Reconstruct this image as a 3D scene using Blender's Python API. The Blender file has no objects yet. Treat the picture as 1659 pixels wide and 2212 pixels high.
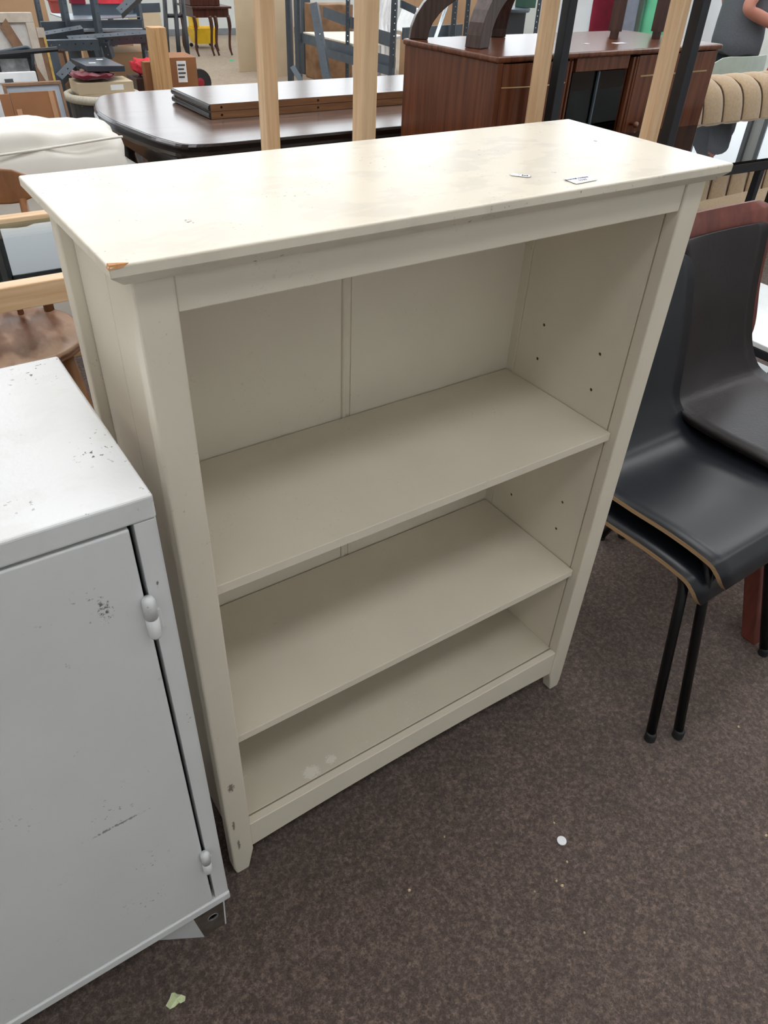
import bpy, bmesh, math, random
from mathutils import Vector, Matrix
random.seed(7)
scene = bpy.context.scene
COL = scene.collection

# ------------------------------------------------------------------ camera
CAM = Vector((-0.18823, -0.69162, 1.44531))
FWD = Vector((0.45741662, 0.63738006, -0.6200941))
RGT = Vector((0.83022518, -0.55591782, 0.04100646))
UPV = Vector((0.31858466, 0.53357477, 0.78345502))
FPX = 1587.2
cam_d = bpy.data.cameras.new('camera')
cam = bpy.data.objects.new('camera', cam_d); COL.objects.link(cam)
cam.matrix_world = Matrix.Translation(CAM) @ Matrix((RGT, UPV, -FWD)).transposed().to_4x4()
cam_d.sensor_fit = 'HORIZONTAL'; cam_d.sensor_width = 36.0
cam_d.lens = 36.0 * FPX / 1659.0
cam_d.clip_start = 0.02; cam_d.clip_end = 100
scene.camera = cam

# ------------------------------------------------------------------ world, exposure
scene.view_settings.view_transform = 'Standard'
scene.view_settings.look = 'None'
scene.view_settings.gamma = 1.0
scene.view_settings.use_curve_mapping = False
scene.view_settings.exposure = 0.1
w = bpy.data.worlds.new('world'); scene.world = w; w.use_nodes = True
w.node_tree.nodes['Background'].inputs[0].default_value = (0.80, 0.90, 1.0, 1)
w.node_tree.nodes['Background'].inputs[1].default_value = 0.6
SKY_BACK = 2.3      # clerestory windows in the far wall
SKY_ROOF = 5.0      # roof lights

# pixel -> place helpers (1659 x 2212 frame)
def ray(u, v): return FWD + RGT * ((u - 829.5) / FPX) - UPV * ((v - 1106.0) / FPX)
def PZ(u, v, z=0.0): r = ray(u, v); return CAM + r * ((z - CAM.z) / r.z)
def PY(u, v, y): r = ray(u, v); return CAM + r * ((y - CAM.y) / r.y)
def PX(u, v, x): r = ray(u, v); return CAM + r * ((x - CAM.x) / r.x)

# ------------------------------------------------------------------ materials
def lin(c): return tuple(((x / 255) / 12.92 if x <= 10 else ((x / 255 + 0.055) / 1.055) ** 2.4) for x in c) + (1,)
MATS = {}
def base(name):
    m = bpy.data.materials.new(name); m.use_nodes = True
    nt = m.node_tree; MATS[name] = m
    return m, nt, nt.nodes['Principled BSDF']
def N(nt, t, **kw):
    n = nt.nodes.new(t)
    for k, v in kw.items(): setattr(n, k, v)
    return n
def coords(nt, scale=(1, 1, 1), rot=(0, 0, 0)):
    tc = N(nt, 'ShaderNodeTexCoord'); mp = N(nt, 'ShaderNodeMapping')
    mp.inputs['Scale'].default_value = scale; mp.inputs['Rotation'].default_value = rot
    nt.links.new(tc.outputs['Object'], mp.inputs['Vector']); return mp.outputs['Vector']
def noise(nt, vec, scale, detail=3, rough=.5):
    n = N(nt, 'ShaderNodeTexNoise'); n.inputs['Scale'].default_value = scale
    n.inputs['Detail'].default_value = detail; n.inputs['Roughness'].default_value = rough
    nt.links.new(vec, n.inputs['Vector']); return n.outputs['Fac']
def ramp(nt, fac, stops):
    r = N(nt, 'ShaderNodeValToRGB'); e = r.color_ramp.elements
    while len(e) < len(stops): e.new(0.5)
    for i, (p, c) in enumerate(stops): e[i].position = p; e[i].color = c
    nt.links.new(fac, r.inputs['Fac']); return r.outputs['Color']
def mix(nt, fac, a, b, mode='MIX'):
    m = N(nt, 'ShaderNodeMix', data_type='RGBA', blend_type=mode)
    for sock, val in ((m.inputs['Factor'], fac), (m.inputs[6], a), (m.inputs[7], b)):
        if hasattr(val, 'is_linked') or hasattr(val, 'links'): nt.links.new(val, sock)
        else: sock.default_value = val
    return m.outputs[2]
def bump(nt, b, h, strength, dist=0.002):
    n = N(nt, 'ShaderNodeBump'); n.inputs['Strength'].default_value = strength; n.inputs['Distance'].default_value = dist
    nt.links.new(h, n.inputs['Height']); nt.links.new(n.outputs['Normal'], b.inputs['Normal'])
def plain(name, c, rough=.5, metal=0, var=.08, vs=12, bs=0, bsc=200, spec=.5, sheen=0):
    m, nt, b = base(name)
    v = coords(nt); f = noise(nt, v, vs)
    c = lin(c); d = tuple(x * (1 - var) for x in c[:3]) + (1,); l = tuple(min(1, x * (1 + var)) for x in c[:3]) + (1,)
    nt.links.new(ramp(nt, f, [(.3, d), (.7, l)]), b.inputs['Base Color'])
    b.inputs['Roughness'].default_value = rough; b.inputs['Metallic'].default_value = metal
    b.inputs['Specular IOR Level'].default_value = spec
    if sheen: b.inputs['Sheen Weight'].default_value = sheen
    if bs: bump(nt, b, noise(nt, v, bsc, 2), bs)
    return m
def wood(name, c1, c2, scale=(30, 30, 2), rough=.4, rings=0, rot=(0, 0, 0), bs=.05, spec=.5):
    m, nt, b = base(name)
    v = coords(nt, scale, rot); f = noise(nt, v, 1.0, 5, .6)
    col = ramp(nt, f, [(.3, lin(c1)), (.72, lin(c2))])
    if rings:
        wv = N(nt, 'ShaderNodeTexWave'); wv.wave_type = 'RINGS'; wv.inputs['Scale'].default_value = rings
        wv.inputs['Distortion'].default_value = 5; wv.inputs['Detail'].default_value = 3
        v2 = coords(nt, (1, .35, 1)); nt.links.new(v2, wv.inputs['Vector'])
        col = mix(nt, .55, col, ramp(nt, wv.outputs['Fac'], [(.1, lin(c1)), (.8, lin(c2))]))
    nt.links.new(col, b.inputs['Base Color']); b.inputs['Roughness'].default_value = rough
    b.inputs['Specular IOR Level'].default_value = spec
    if bs: bump(nt, b, f, bs)
    return m
def painted(name, c, rough=.38, stain=.0, specks=.0, peel=0.0, scuffs=(), spm=(.50, .64), speckc=(90, 84, 78)):
    """painted furniture: faint mottling, water stains, small dark knocks, rubbed marks of a given place"""
    m, nt, b = base(name); v = coords(nt)
    col = ramp(nt, noise(nt, v, 6, 3), [(.3, lin(tuple(x * .975 for x in c))), (.7, lin(c))])
    if stain:
        vs = coords(nt, (1, 1.6, 1)); f = noise(nt, vs, 9, 4, .55)
        s = ramp(nt, f, [(.50, (0, 0, 0, 1)), (.56, (1, 1, 1, 1)), (.62, (1, 1, 1, 1)), (.7, (.3, .3, .3, 1))])
        mm = N(nt, 'ShaderNodeMath', operation='MULTIPLY'); nt.links.new(s, mm.inputs[0]); mm.inputs[1].default_value = stain
        col = mix(nt, mm.outputs[0], col, lin((196, 190, 178)))
    if specks:
        f = noise(nt, coords(nt, (1, 1, 1)), 170, 2, .5); g = noise(nt, v, 11, 2)
        s = ramp(nt, f, [(.66, (0, 0, 0, 1)), (.70, (1, 1, 1, 1))]); t = ramp(nt, g, [(spm[0], (0, 0, 0, 1)), (spm[1], (1, 1, 1, 1))])
        a = N(nt, 'ShaderNodeMath', operation='MULTIPLY'); nt.links.new(s, a.inputs[0]); nt.links.new(t, a.inputs[1])
        a2 = N(nt, 'ShaderNodeMath', operation='MULTIPLY'); nt.links.new(a.outputs[0], a2.inputs[0]); a2.inputs[1].default_value = specks
        col = mix(nt, a2.outputs[0], col, lin(speckc))
    for (cx, cy, cz, rx, ry, rz, amt, thr) in scuffs:       # rubbed patch: ellipsoid x noise
        tc = N(nt, 'ShaderNodeTexCoord'); mp = N(nt, 'ShaderNodeMapping', vector_type='TEXTURE')
        mp.inputs['Location'].default_value = (cx, cy, cz); mp.inputs['Scale'].default_value = (rx, ry, rz)
        nt.links.new(tc.outputs['Object'], mp.inputs['Vector'])
        ln = N(nt, 'ShaderNodeVectorMath', operation='LENGTH'); nt.links.new(mp.outputs['Vector'], ln.inputs[0])
        f = noise(nt, v, 260, 3, .6)
        e = ramp(nt, ln.outputs['Value'], [(.0, (1, 1, 1, 1)), (1.0, (0, 0, 0, 1))])
        s = N(nt, 'ShaderNodeMath', operation='MULTIPLY'); nt.links.new(e, s.inputs[0]); nt.links.new(f, s.inputs[1])
        t = ramp(nt, s.outputs[0], [(thr, (0, 0, 0, 1)), (thr + .08, (amt, amt, amt, 1))])
        col = mix(nt, t, col, lin(speckc))
    nt.links.new(col, b.inputs['Base Color']); b.inputs['Roughness'].default_value = rough
    if peel: bump(nt, b, noise(nt, v, 140, 2), peel, .001)
    return m
def emit(name, c, s):
    m, nt, b = base(name); b.inputs['Base Color'].default_value = (.8, .8, .8, 1)
    b.inputs['Emission Color'].default_value = c; b.inputs['Emission Strength'].default_value = s; return m
def glass(name, tint=(0.93, 0.97, 0.96, 1), ior=1.5, rough=.01):
    m, nt, b = base(name); out = nt.nodes['Material Output']
    tr = N(nt, 'ShaderNodeBsdfTransparent'); tr.inputs[0].default_value = tint
    gl = N(nt, 'ShaderNodeBsdfGlossy'); gl.inputs['Roughness'].default_value = rough
    fr = N(nt, 'ShaderNodeFresnel'); fr.inputs['IOR'].default_value = ior
    mx = N(nt, 'ShaderNodeMixShader'); nt.links.new(fr.outputs[0], mx.inputs[0])
    nt.links.new(tr.outputs[0], mx.inputs[1]); nt.links.new(gl.outputs[0], mx.inputs[2])
    nt.links.new(mx.outputs[0], out.inputs['Surface']); nt.nodes.remove(b); return m
def carpet(name, dark, mid, light, sc):
    """cut-pile carpet: heather mottling over several sizes, fibre relief"""
    m, nt, b = base(name); v = coords(nt)
    vd = N(nt, 'ShaderNodeTexNoise'); vd.inputs['Scale'].default_value = sc * 2; vd.inputs['Detail'].default_value = 2; nt.links.new(v, vd.inputs['Vector'])
    va = N(nt, 'ShaderNodeVectorMath', operation='MULTIPLY_ADD'); nt.links.new(vd.outputs['Color'], va.inputs[0]); va.inputs[1].default_value = (.008,) * 3; nt.links.new(v, va.inputs[2])
    vv = va.outputs[0]
    f1 = noise(nt, vv, sc, 8, .78); f2 = noise(nt, vv, sc * 5, 4, .7); f3 = noise(nt, v, 2.2, 3, .6); f4 = noise(nt, v, 14, 3, .6)
    c = ramp(nt, f1, [(.30, lin(dark)), (.49, lin(mid)), (.72, lin(light))])
    c = mix(nt, .8, c, ramp(nt, f2, [(.30, (.50, .47, .45, 1)), (.5, (.95, .95, .95, 1)), (.72, (1.55, 1.52, 1.5, 1))]), 'MULTIPLY')
    c = mix(nt, .5, c, ramp(nt, f3, [(.3, (.78, .77, .76, 1)), (.7, (1.15, 1.15, 1.15, 1))]), 'MULTIPLY')
    c = mix(nt, .5, c, ramp(nt, f4, [(.3, (.80, .78, .77, 1)), (.7, (1.15, 1.15, 1.15, 1))]), 'MULTIPLY')
    nt.links.new(c, b.inputs['Base Color']); b.inputs['Roughness'].default_value = .95
    b.inputs['Specular IOR Level'].default_value = .1
    b.inputs['Sheen Weight'].default_value = .25; b.inputs['Sheen Roughness'].default_value = .5
    h = N(nt, 'ShaderNodeMath', operation='ADD'); nt.links.new(f1, h.inputs[0]); nt.links.new(f2, h.inputs[1])
    bump(nt, b, h.outputs[0], .8, .006); return m
def perforated(name, c, rough=.45):
    """slotted-angle steel: rows of round holes along local z"""
    m, nt, b = base(name); tc = N(nt, 'ShaderNodeTexCoord'); sp = N(nt, 'ShaderNodeSeparateXYZ')
    nt.links.new(tc.outputs['Object'], sp.inputs[0])
    def mth(op, a, bb):
        n = N(nt, 'ShaderNodeMath', operation=op)
        for i, x in enumerate((a, bb)):
            if isinstance(x, (int, float)): n.inputs[i].default_value = x
            else: nt.links.new(x, n.inputs[i])
        return n.outputs[0]
    fz = mth('SUBTRACT', mth('FRACT', mth('DIVIDE', sp.outputs['Z'], .05), 0), .5)
    fz = mth('MULTIPLY', fz, .05)
    s = mth('SUBTRACT', mth('MAXIMUM', sp.outputs['X'], sp.outputs['Y']), .022)
    d = mth('SQRT', mth('ADD', mth('MULTIPLY', fz, fz), mth('MULTIPLY', s, s)), 0)
    k = mth('LESS_THAN', d, .0048)
    v = coords(nt); body = ramp(nt, noise(nt, v, 9), [(.3, lin(tuple(x * .85 for x in c))), (.7, lin(c))])
    nt.links.new(body, b.inputs['Base Color'])
    tr = N(nt, 'ShaderNodeBsdfTransparent'); ms = N(nt, 'ShaderNodeMixShader'); nt.links.new(k, ms.inputs[0])
    nt.links.new(b.outputs[0], ms.inputs[1]); nt.links.new(tr.outputs[0], ms.inputs[2]); nt.links.new(ms.outputs[0], nt.nodes['Material Output'].inputs['Surface'])
    b.inputs['Roughness'].default_value = rough; b.inputs['Metallic'].default_value = .25; return m

M_CREAM = painted('cream_paint', (229, 219, 201), .36, specks=.12, scuffs=[])
M_CREAMTOP = painted('cream_paint_top', (229, 219, 201), .25, stain=.32, specks=.5,
                     scuffs=[(.60, .055, 1.2, .035, .010, .02, .8, .42), (.565, .068, 1.2, .03, .006, .02, .6, .45), (.80, .17, 1.2, .012, .012, .02, .9, .33), (.09, .07, 1.2, .03, .03, .02, .8, .44)])
M_CREAMPOST = painted('cream_paint_post', (229, 219, 201), .40, specks=.3,
                      scuffs=[(.018, 0, .29, .014, .01, .028, .9, .27), (.012, 0, .172, .006, .01, .034, .9, .26), (.016, 0, .10, .006, .01, .036, .9, .26)], speckc=(120, 110, 98))
M_EDGE = painted('worn_cream_edge', (229, 219, 201), .5, specks=.9, stain=.3, speckc=(120, 105, 88))
M_CHIP = wood('bare_chip_wood', (168, 112, 66), (214, 160, 108), (80, 80, 80), .8)
M_LOCK = painted('white_enamel', (223, 223, 223), .33, specks=.6, spm=(.57, .70), peel=.12,
                 scuffs=[(-.17, -.079, .475, .10, .03, .007, .7, .31), (-.11, -.082, .86, .03, .03, .07, .9, .42), (-.05, -.082, .87, .006, .03, .03, .9, .40)])
M_LOCKTOP = painted('white_enamel_top', (223, 223, 223), .27, specks=1.0, peel=.25, stain=.12)
M_RUST = plain('brown_bracket_steel', (96, 86, 78), .6, .3, .25, 60)
M_HOLE = plain('bare_fibreboard', (132, 104, 76), .9)
M_CARPET = carpet('brown_carpet', (46, 33, 27), (98, 78, 68), (176, 152, 138), 120)
M_CARPET2 = carpet('beige_carpet', (120, 102, 84), (164, 145, 122), (190, 172, 150), 60)
M_WALL = plain('wall_paint', (208, 212, 210), .8, 0, .05, 2)
M_CEIL = plain('ceiling_white', (225, 225, 222), .9, 0, .03, 2)
M_TRIM = plain('window_frame_grey', (120, 124, 128), .5)
M_SKYB = emit('window_daylight', (.84, .93, 1.0, 1), SKY_BACK)
M_SKYR = emit('rooflight_daylight', (.97, .98, 1.0, 1), SKY_ROOF)
M_BAMB = wood('bamboo', (204, 164, 122), (230, 198, 160), (60, 60, 3), .45)
M_BAMBX = wood('bamboo_x', (204, 164, 122), (230, 198, 160), (3, 60, 60), .45)
M_BAMBY = wood('bamboo_y', (204, 164, 122), (230, 198, 160), (60, 3, 60), .45)
M_GLASS = glass('clear_glass', (.86, .93, .93, 1), 1.42)
M_GLASSD = glass('smoked_glass', (.55, .55, .53, 1), 1.9)
M_BLKMET = plain('black_powder_coat', (30, 32, 38), .45, .1, .1, 40)
M_BLKTUBE = plain('black_tube', (17, 17, 19), .32, .3, .1, 40)
M_PLYBLK = plain('black_lacquer', (24, 27, 33), .33, 0, .06, 8, .05, 500, .45)
M_PLYEDGE = wood('ply_edge', (140, 108, 78), (206, 172, 130), (4, 4, 700), .6)
M_LEATHER = plain('dark_leather', (36, 30, 31), .4, 0, .12, 14, .25, 160, .3)
M_REDWOOD = wood('red_brown_wood', (92, 42, 34), (128, 66, 54), (30, 30, 3), .4)
M_TEAK = wood('teak_veneer', (76, 40, 26), (120, 70, 44), (40, 40, 2.0), .26)
M_TEAKD = wood('dark_teak', (52, 28, 22), (84, 48, 38), (30, 30, 3), .22)
M_MAHOG = wood('worn_mahogany', (84, 66, 58), (122, 100, 90), (3, 26, 26), .2, spec=.42)
M_MAHEDGE = plain('dark_moulding', (36, 29, 27), .18, 0, .15, 20)
M_RAWOAK = wood('raw_leaf_edge', (104, 70, 44), (144, 102, 68), (3, 40, 40), .6)
M_OAKDK = wood('dark_oak', (50, 36, 32), (88, 68, 62), (60, 60, 5), .35)
M_CHAIRW = wood('elm_chair', (100, 64, 40), (156, 106, 66), (9, 9, 3), .35)
M_ELMSEAT = wood('elm_seat', (96, 60, 42), (186, 144, 118), (10, 3, 10), .25, rings=14)
M_WHITEFAB = plain('white_slipcover', (226, 223, 216), .9, 0, .04, 6, .25, 14, .2, .2)
M_TAN = plain('tan_ribbed_fabric', (172, 148, 118), .9, 0, .1, 90, .4, 220, .2, .3)
M_TANPIPE = plain('tan_seam', (92, 70, 48), .9)
M_GREENPL = plain('pale_green_plastic', (176, 188, 178), .5)
M_STEEL = plain('grey_steel', (80, 90, 100), .45, .2, .12, 10)
M_SLOT = perforated('slotted_grey_steel', (78, 88, 98))
M_SLOTD = perforated('slotted_dark_steel', (78, 88, 98))
M_GALV = plain('galvanised_bright', (190, 202, 212), .25, .6, .1, 30)
M_CARD = plain('cardboard', (168, 136, 104), .85, 0, .08, 5)
M_CARDD = plain('cardboard_dark', (146, 100, 66), .85, 0, .1, 5)
M_CARDP = plain('cardboard_pale', (196, 178, 150), .85, 0, .05, 5)
M_TAPE = plain('parcel_tape', (184, 140, 106), .25)
M_PAPER = plain('white_paper', (240, 242, 244), .7, 0, .02)
M_INKB = plain('blue_ink', (78, 84, 120), .7)
M_INKK = plain('black_ink', (70, 74, 80), .7)
M_CANVAS = plain('canvas_back', (206, 202, 198), .9, 0, .06, 40)
M_STRETCH = wood('pale_stretcher', (176, 164, 150), (200, 190, 176), (20, 20, 20), .7)
M_BRACE = wood('brown_brace', (122, 92, 70), (150, 116, 90), (20, 20, 20), .7)
M_GOLD = plain('yellow_painted_edge', (204, 170, 92), .6, 0, .2, 50)
M_MATTB = plain('blue_white_mount', (176, 186, 198), .6)
M_TORN = plain('torn_grey_print', (168, 170, 172), .8, 0, .35, 25)
M_BASKET = plain('grey_basket', (188, 182, 166), .8, 0, .15, 80, .4, 150)
M_BIN = plain('dark_grey_bin', (62, 62, 66), .6)
M_MAROON = plain('maroon_cloth', (112, 24, 44), .85, 0, .25, 18, .4, 30, .3, .3)
M_RED = plain('red_cloth', (214, 52, 66), .7, 0, .2, 20, .3, 30)
M_TERRA = plain('terracotta', (176, 84, 78), .8)
M_PINE = wood('pine_post', (176, 130, 84), (218, 178, 128), (40, 40, 2), .6)
M_RUBBER = plain('black_rubber', (34, 35, 36), .7)
M_REDHUB = plain('red_wheel_hub', (140, 26, 40), .45)
M_YELL = plain('yellow_plastic', (238, 196, 40), .4)
M_WHITEPL = plain('white_plastic', (228, 230, 232), .4)
M_BROWNBAG = plain('brown_bag', (140, 108, 80), .85, 0, .3, 8, .4, 12)
M_WHITECL = plain('white_sheet_cloth', (236, 241, 246), .9, 0, .05, 4)
M_REDCL = plain('deep_red_cloth', (122, 14, 42), .8, 0, .2, 10)
M_GREYCL = plain('grey_cloth', (138, 144, 160), .9, 0, .08, 20)
M_GREY2CL = plain('olive_grey_cloth', (122, 126, 122), .9, 0, .08, 20)
M_GREENCL = plain('mint_green_cloth', (112, 206, 160), .7, 0, .18, 4)
M_SKIN = plain('skin', (196, 132, 114), .55, 0, .06, 10)
M_TSHIRT = plain('grey_tshirt', (104, 106, 112), .95, 0, .12, 120, .3, 12, .1)
M_TROUSER = plain('dark_trousers', (58, 62, 70), .9)
M_HAIR = plain('brown_hair', (70, 52, 40), .8)
M_MARBLE = plain('white_marble', (226, 230, 232), .2, 0, .06, 6)
M_LEAF = plain('pale_green_paper', (206, 216, 168), .7, 0, .08, 200)
M_CRUMB = plain('straw_crumb', (220, 196, 160), .8)
M_STRIPE = plain('brass_inlay', (176, 146, 104), .35, .4)
M_SHELFB = wood('pale_chipboard', (212, 204, 186), (232, 226, 210), (30, 30, 30), .7)
M_NAVY = plain('black_plastic_tray', (56, 62, 72), .3)

# ------------------------------------------------------------------ mesh helper
class MB:
    def __init__(s): s.v = []; s.f = []; s.m = []
    def add(s, v, f, mi=0):
        o = len(s.v); s.v += [tuple(x) for x in v]
        for q in f: s.f.append([i + o for i in q]); s.m.append(mi)
        return s
    def hexa(s, p, mi=0):   # 4 bottom + 4 top
        return s.add(p, [(3, 2, 1, 0), (4, 5, 6, 7), (0, 1, 5, 4), (1, 2, 6, 5), (2, 3, 7, 6), (3, 0, 4, 7)], mi)
    def box(s, x0, x1, y0, y1, z0, z1, mi=0):
        return s.hexa([(x0, y0, z0), (x1, y0, z0), (x1, y1, z0), (x0, y1, z0), (x0, y0, z1), (x1, y0, z1), (x1, y1, z1), (x0, y1, z1)], mi)
    def prism(s, A, B, mi=0, cap=True):
        n = len(A); f = [(i, (i + 1) % n, n + (i + 1) % n, n + i) for i in range(n)]
        if cap: f += [tuple(range(n - 1, -1, -1)), tuple(range(n, 2 * n))]
        return s.add(list(A) + list(B), f, mi)
    def rings(s, R, mi=0, cap=True):     # loft through rings of equal count
        n = len(R[0]); f = []
        for k in range(len(R) - 1):
            for i in range(n): f.append((k * n + i, k * n + (i + 1) % n, (k + 1) * n + (i + 1) % n, (k + 1) * n + i))
        if cap: f += [tuple(range(n - 1, -1, -1)), tuple((len(R) - 1) * n + i for i in range(n))]
        return s.add([p for r in R for p in r], f, mi)
    def tube(s, path, r, n=10, mi=0, cap=True):
        P = [Vector(p) for p in path]; rr = r if isinstance(r, (list, tuple)) else [r] * len(P)
        t = (P[1] - P[0]).normalized(); a = Vector((0, 0, 1)) if abs(t.z) < .9 else Vector((1, 0, 0))
        u = t.cross(a).normalized(); R = []
        for i, p in enumerate(P):
            t = (P[min(i + 1, len(P) - 1)] - P[max(i - 1, 0)]).normalized()
            u = (u - t * u.dot(t)).normalized(); w2 = t.cross(u)
            R.append([p + (u * math.cos(2 * math.pi * k / n) + w2 * math.sin(2 * math.pi * k / n)) * rr[i] for k in range(n)])
        return s.rings(R, mi, cap)
    def lathe(s, prof, c=(0, 0, 0), n=20, mi=0, axis='z', cap=True):
        R = []
        for r, h in prof:
            ring = []
            for k in range(n):
                a = 2 * math.pi * k / n; x, y = r * math.cos(a), r * math.sin(a)
                q = {'z': (x, y, h), 'y': (x, h, y), 'x': (h, x, y)}[axis]
                ring.append((c[0] + q[0], c[1] + q[1], c[2] + q[2]))
            R.append(ring)
        return s.rings(R, mi, cap)
    def build(s, name, mat, parent=None, smooth=False, bevel=0, seg=2, subd=0, inv=None):
        me = bpy.data.meshes.new(name); me.from_pydata(s.v, [], s.f)
        mats = mat if isinstance(mat, (list, tuple)) else [mat]
        for m in mats: me.materials.append(m)
        for p, mi in zip(me.polygons, s.m): p.material_index = mi
        b = bmesh.new(); b.from_mesh(me); bmesh.ops.recalc_face_normals(b, faces=b.faces); b.to_mesh(me); b.free()
        if smooth:
            for p in me.polygons: p.use_smooth = True
        o = bpy.data.objects.new(name, me); COL.objects.link(o)
        if bevel:
            md = o.modifiers.new('bevel', 'BEVEL'); md.width = bevel; md.segments = seg; md.limit_method = 'ANGLE'; md.angle_limit = .7
            md.harden_normals = False
        if subd:
            md = o.modifiers.new('subsurf', 'SUBSURF'); md.levels = subd; md.render_levels = subd
        if parent is not None: attach(o, parent)
        return o
def attach(o, parent):
    o.parent = parent
    p = parent; off = Vector((0, 0, 0))
    if parent.get('_loc') is not None: off = Vector(parent['_loc'])
    elif parent.parent is not None: off = Vector((0, 0, 0))
    o.matrix_parent_inverse = Matrix.Translation(-off)
def tag(o, label, cat, group=None):
    o['label'] = label; o['category'] = cat
    if group: o['group'] = group
    return o
def thing(name, label, cat, loc=(0, 0, 0), group=None):
    o = bpy.data.objects.new(name, None); COL.objects.link(o); o.location = loc; o['_loc'] = tuple(loc)
    o.empty_display_size = .05
    return tag(o, label, cat, group)
def struct(o): o['kind'] = 'structure'; return o
def crom(P, n):
    """Catmull-Rom through tuples, n samples per span"""
    out = []; L = len(P)
    for i in range(L - 1):
        a, b, c, d = P[max(i - 1, 0)], P[i], P[i + 1], P[min(i + 2, L - 1)]
        for k in range(n):
            t = k / n
            out.append(tuple(.5 * (2 * b[j] + (c[j] - a[j]) * t + (2 * a[j] - 5 * b[j] + 4 * c[j] - d[j]) * t * t + (3 * b[j] - a[j] - 3 * c[j] + d[j]) * t ** 3) for j in range(len(b))))
    out.append(tuple(P[-1])); return out
def fillet(P, r, n=5):
    P = [Vector(p) for p in P]; out = [P[0]]
    for i in range(1, len(P) - 1):
        a, b, c = P[i - 1], P[i], P[i + 1]; d1 = (a - b); d2 = (c - b)
        k = min(r, d1.length * .45, d2.length * .45); p, q = b + d1.normalized() * k, b + d2.normalized() * k
        for j in range(n + 1):
            t = j / n; out.append(p * (1 - t) ** 2 + b * 2 * t * (1 - t) + q * t * t)
    out.append(P[-1]); return out
def shell(stations, thick, nu=6, nv=10, dishk=1.0, off0=0.0, sx=0.0, absd=0.0):
    """bent seat shell in local coords; stations (y, z, half width, dish). returns MB with rim as material 1"""
    S = crom(stations, nu); n = len(S); mb = MB(); top = []; bot = []
    for i, (y, z, h, d) in enumerate(S):
        y0, z0 = S[max(i - 1, 0)][:2]; y1, z1 = S[min(i + 1, n - 1)][:2]
        ty, tz = y1 - y0, z1 - z0; l = math.hypot(ty, tz) or 1; ny, nz = -tz / l, ty / l
        rt, rb = [], []
        for k in range(nv + 1):
            t = -1 + 2 * k / nv; off = d * dishk * (((sx + h * t) / absd) ** 2 if absd else t * t) + off0
            rt.append((sx + h * t, y + ny * off, z + nz * off)); rb.append((sx + h * t, y + ny * (off - thick), z + nz * (off - thick)))
        top.append(rt); bot.append(rb)
    W = nv + 1
    v = [p for r in top for p in r] + [p for r in bot for p in r]; o = n * W
    f = []; m = []
    for i in range(n - 1):
        for k in range(nv):
            a = i * W + k; f.append((a, a + 1, a + W + 1, a + W)); m.append(0)
            f.append((o + a, o + a + W, o + a + W + 1, o + a + 1)); m.append(0)
    edge = [i * W for i in range(n)] + [(n - 1) * W + k for k in range(1, W)] + [i * W + nv for i in range(n - 2, -1, -1)] + [k for k in range(nv - 1, 0, -1)]
    for j in range(len(edge)):
        a, b = edge[j], edge[(j + 1) % len(edge)]; f.append((a, b, o + b, o + a)); m.append(1)
    mb.v = v; mb.f = [list(q) for q in f]; mb.m = m; return mb
def drill(o, holes):
    """cut round holes into a part: (centre, axis, radius, half depth)"""
    c = MB()
    for (p, ax, r, d) in holes:
        k = {'x': 0, 'y': 1, 'z': 2}[ax]; q = list(p); h = q[k]; q[k] = 0
        c.lathe([(r, h - d), (r, h + d)], q, 14, axis=ax)
    co = c.build('drill', o.data.materials[0]); t = bpy.data.objects.new('drill_target', o.data); COL.objects.link(t)
    md = t.modifiers.new('cut', 'BOOLEAN'); md.object = co; md.operation = 'DIFFERENCE'; md.solver = 'EXACT'
    bpy.context.view_layer.update()
    o.data = bpy.data.meshes.new_from_object(t.evaluated_get(bpy.context.evaluated_depsgraph_get()))
    bpy.data.objects.remove(t); bpy.data.objects.remove(co)
def copy_tree(o, parent=None):
    c = o.copy(); COL.objects.link(c)
    if parent is not None: c.parent = parent
    for ch in list(o.children): copy_tree(ch, c)
    return c
def text_mesh(name, body, size, mat, parent, origin, xdir, ydir, ext=.0002):
    cu = bpy.data.curves.new(name, 'FONT'); cu.body = body; cu.size = size; cu.extrude = ext; cu.align_x = 'CENTER'; cu.align_y = 'CENTER'
    t = bpy.data.objects.new(name + '_src', cu); COL.objects.link(t)
    bpy.context.view_layer.update()
    me = bpy.data.meshes.new_from_object(t.evaluated_get(bpy.context.evaluated_depsgraph_get()))
    bpy.data.objects.remove(t); me.name = name
    me.materials.clear(); me.materials.append(mat)
    x = Vector(xdir).normalized(); y = Vector(ydir).normalized(); z = x.cross(y)
    me.transform(Matrix.Translation(Vector(origin)) @ Matrix((x, y, z)).transposed().to_4x4())
    o = bpy.data.objects.new(name, me); COL.objects.link(o); attach(o, parent); return o

# ================================================================== the hall
X0, X1, Y0, Y1, ZC = -4.5, 11.0, -3.6, 12.6, 5.2
fl = MB().box(X0, X1, Y0, 3.7, -.1, 0).build('floor', M_CARPET); struct(fl)
fl2 = MB().box(X0, X1, 3.7, Y1, -.1, -.001).build('floor', M_CARPET2); struct(fl2)
struct(MB().box(X0 - .15, X0, Y0, Y1, -.1, ZC).build('wall_left', M_WALL))
struct(MB().box(X1, X1 + .15, Y0, Y1, -.1, ZC).build('wall_right', M_WALL))
struct(MB().box(X0, X1, Y0 - .15, Y0, -.1, ZC).build('wall_front', M_WALL))
struct(MB().box(X0, X1, Y1, Y1 + .15, -.1, ZC + .1).build('wall_back', M_WALL))
struct(MB().box(X0, X1, Y0, Y1, ZC, ZC + .15).build('ceiling', M_CEIL))
struct(MB().box(X0, X1, Y1 - .015, Y1, 0, .09).build('baseboard_back', M_TRIM, bevel=.003))
n = 0
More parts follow.
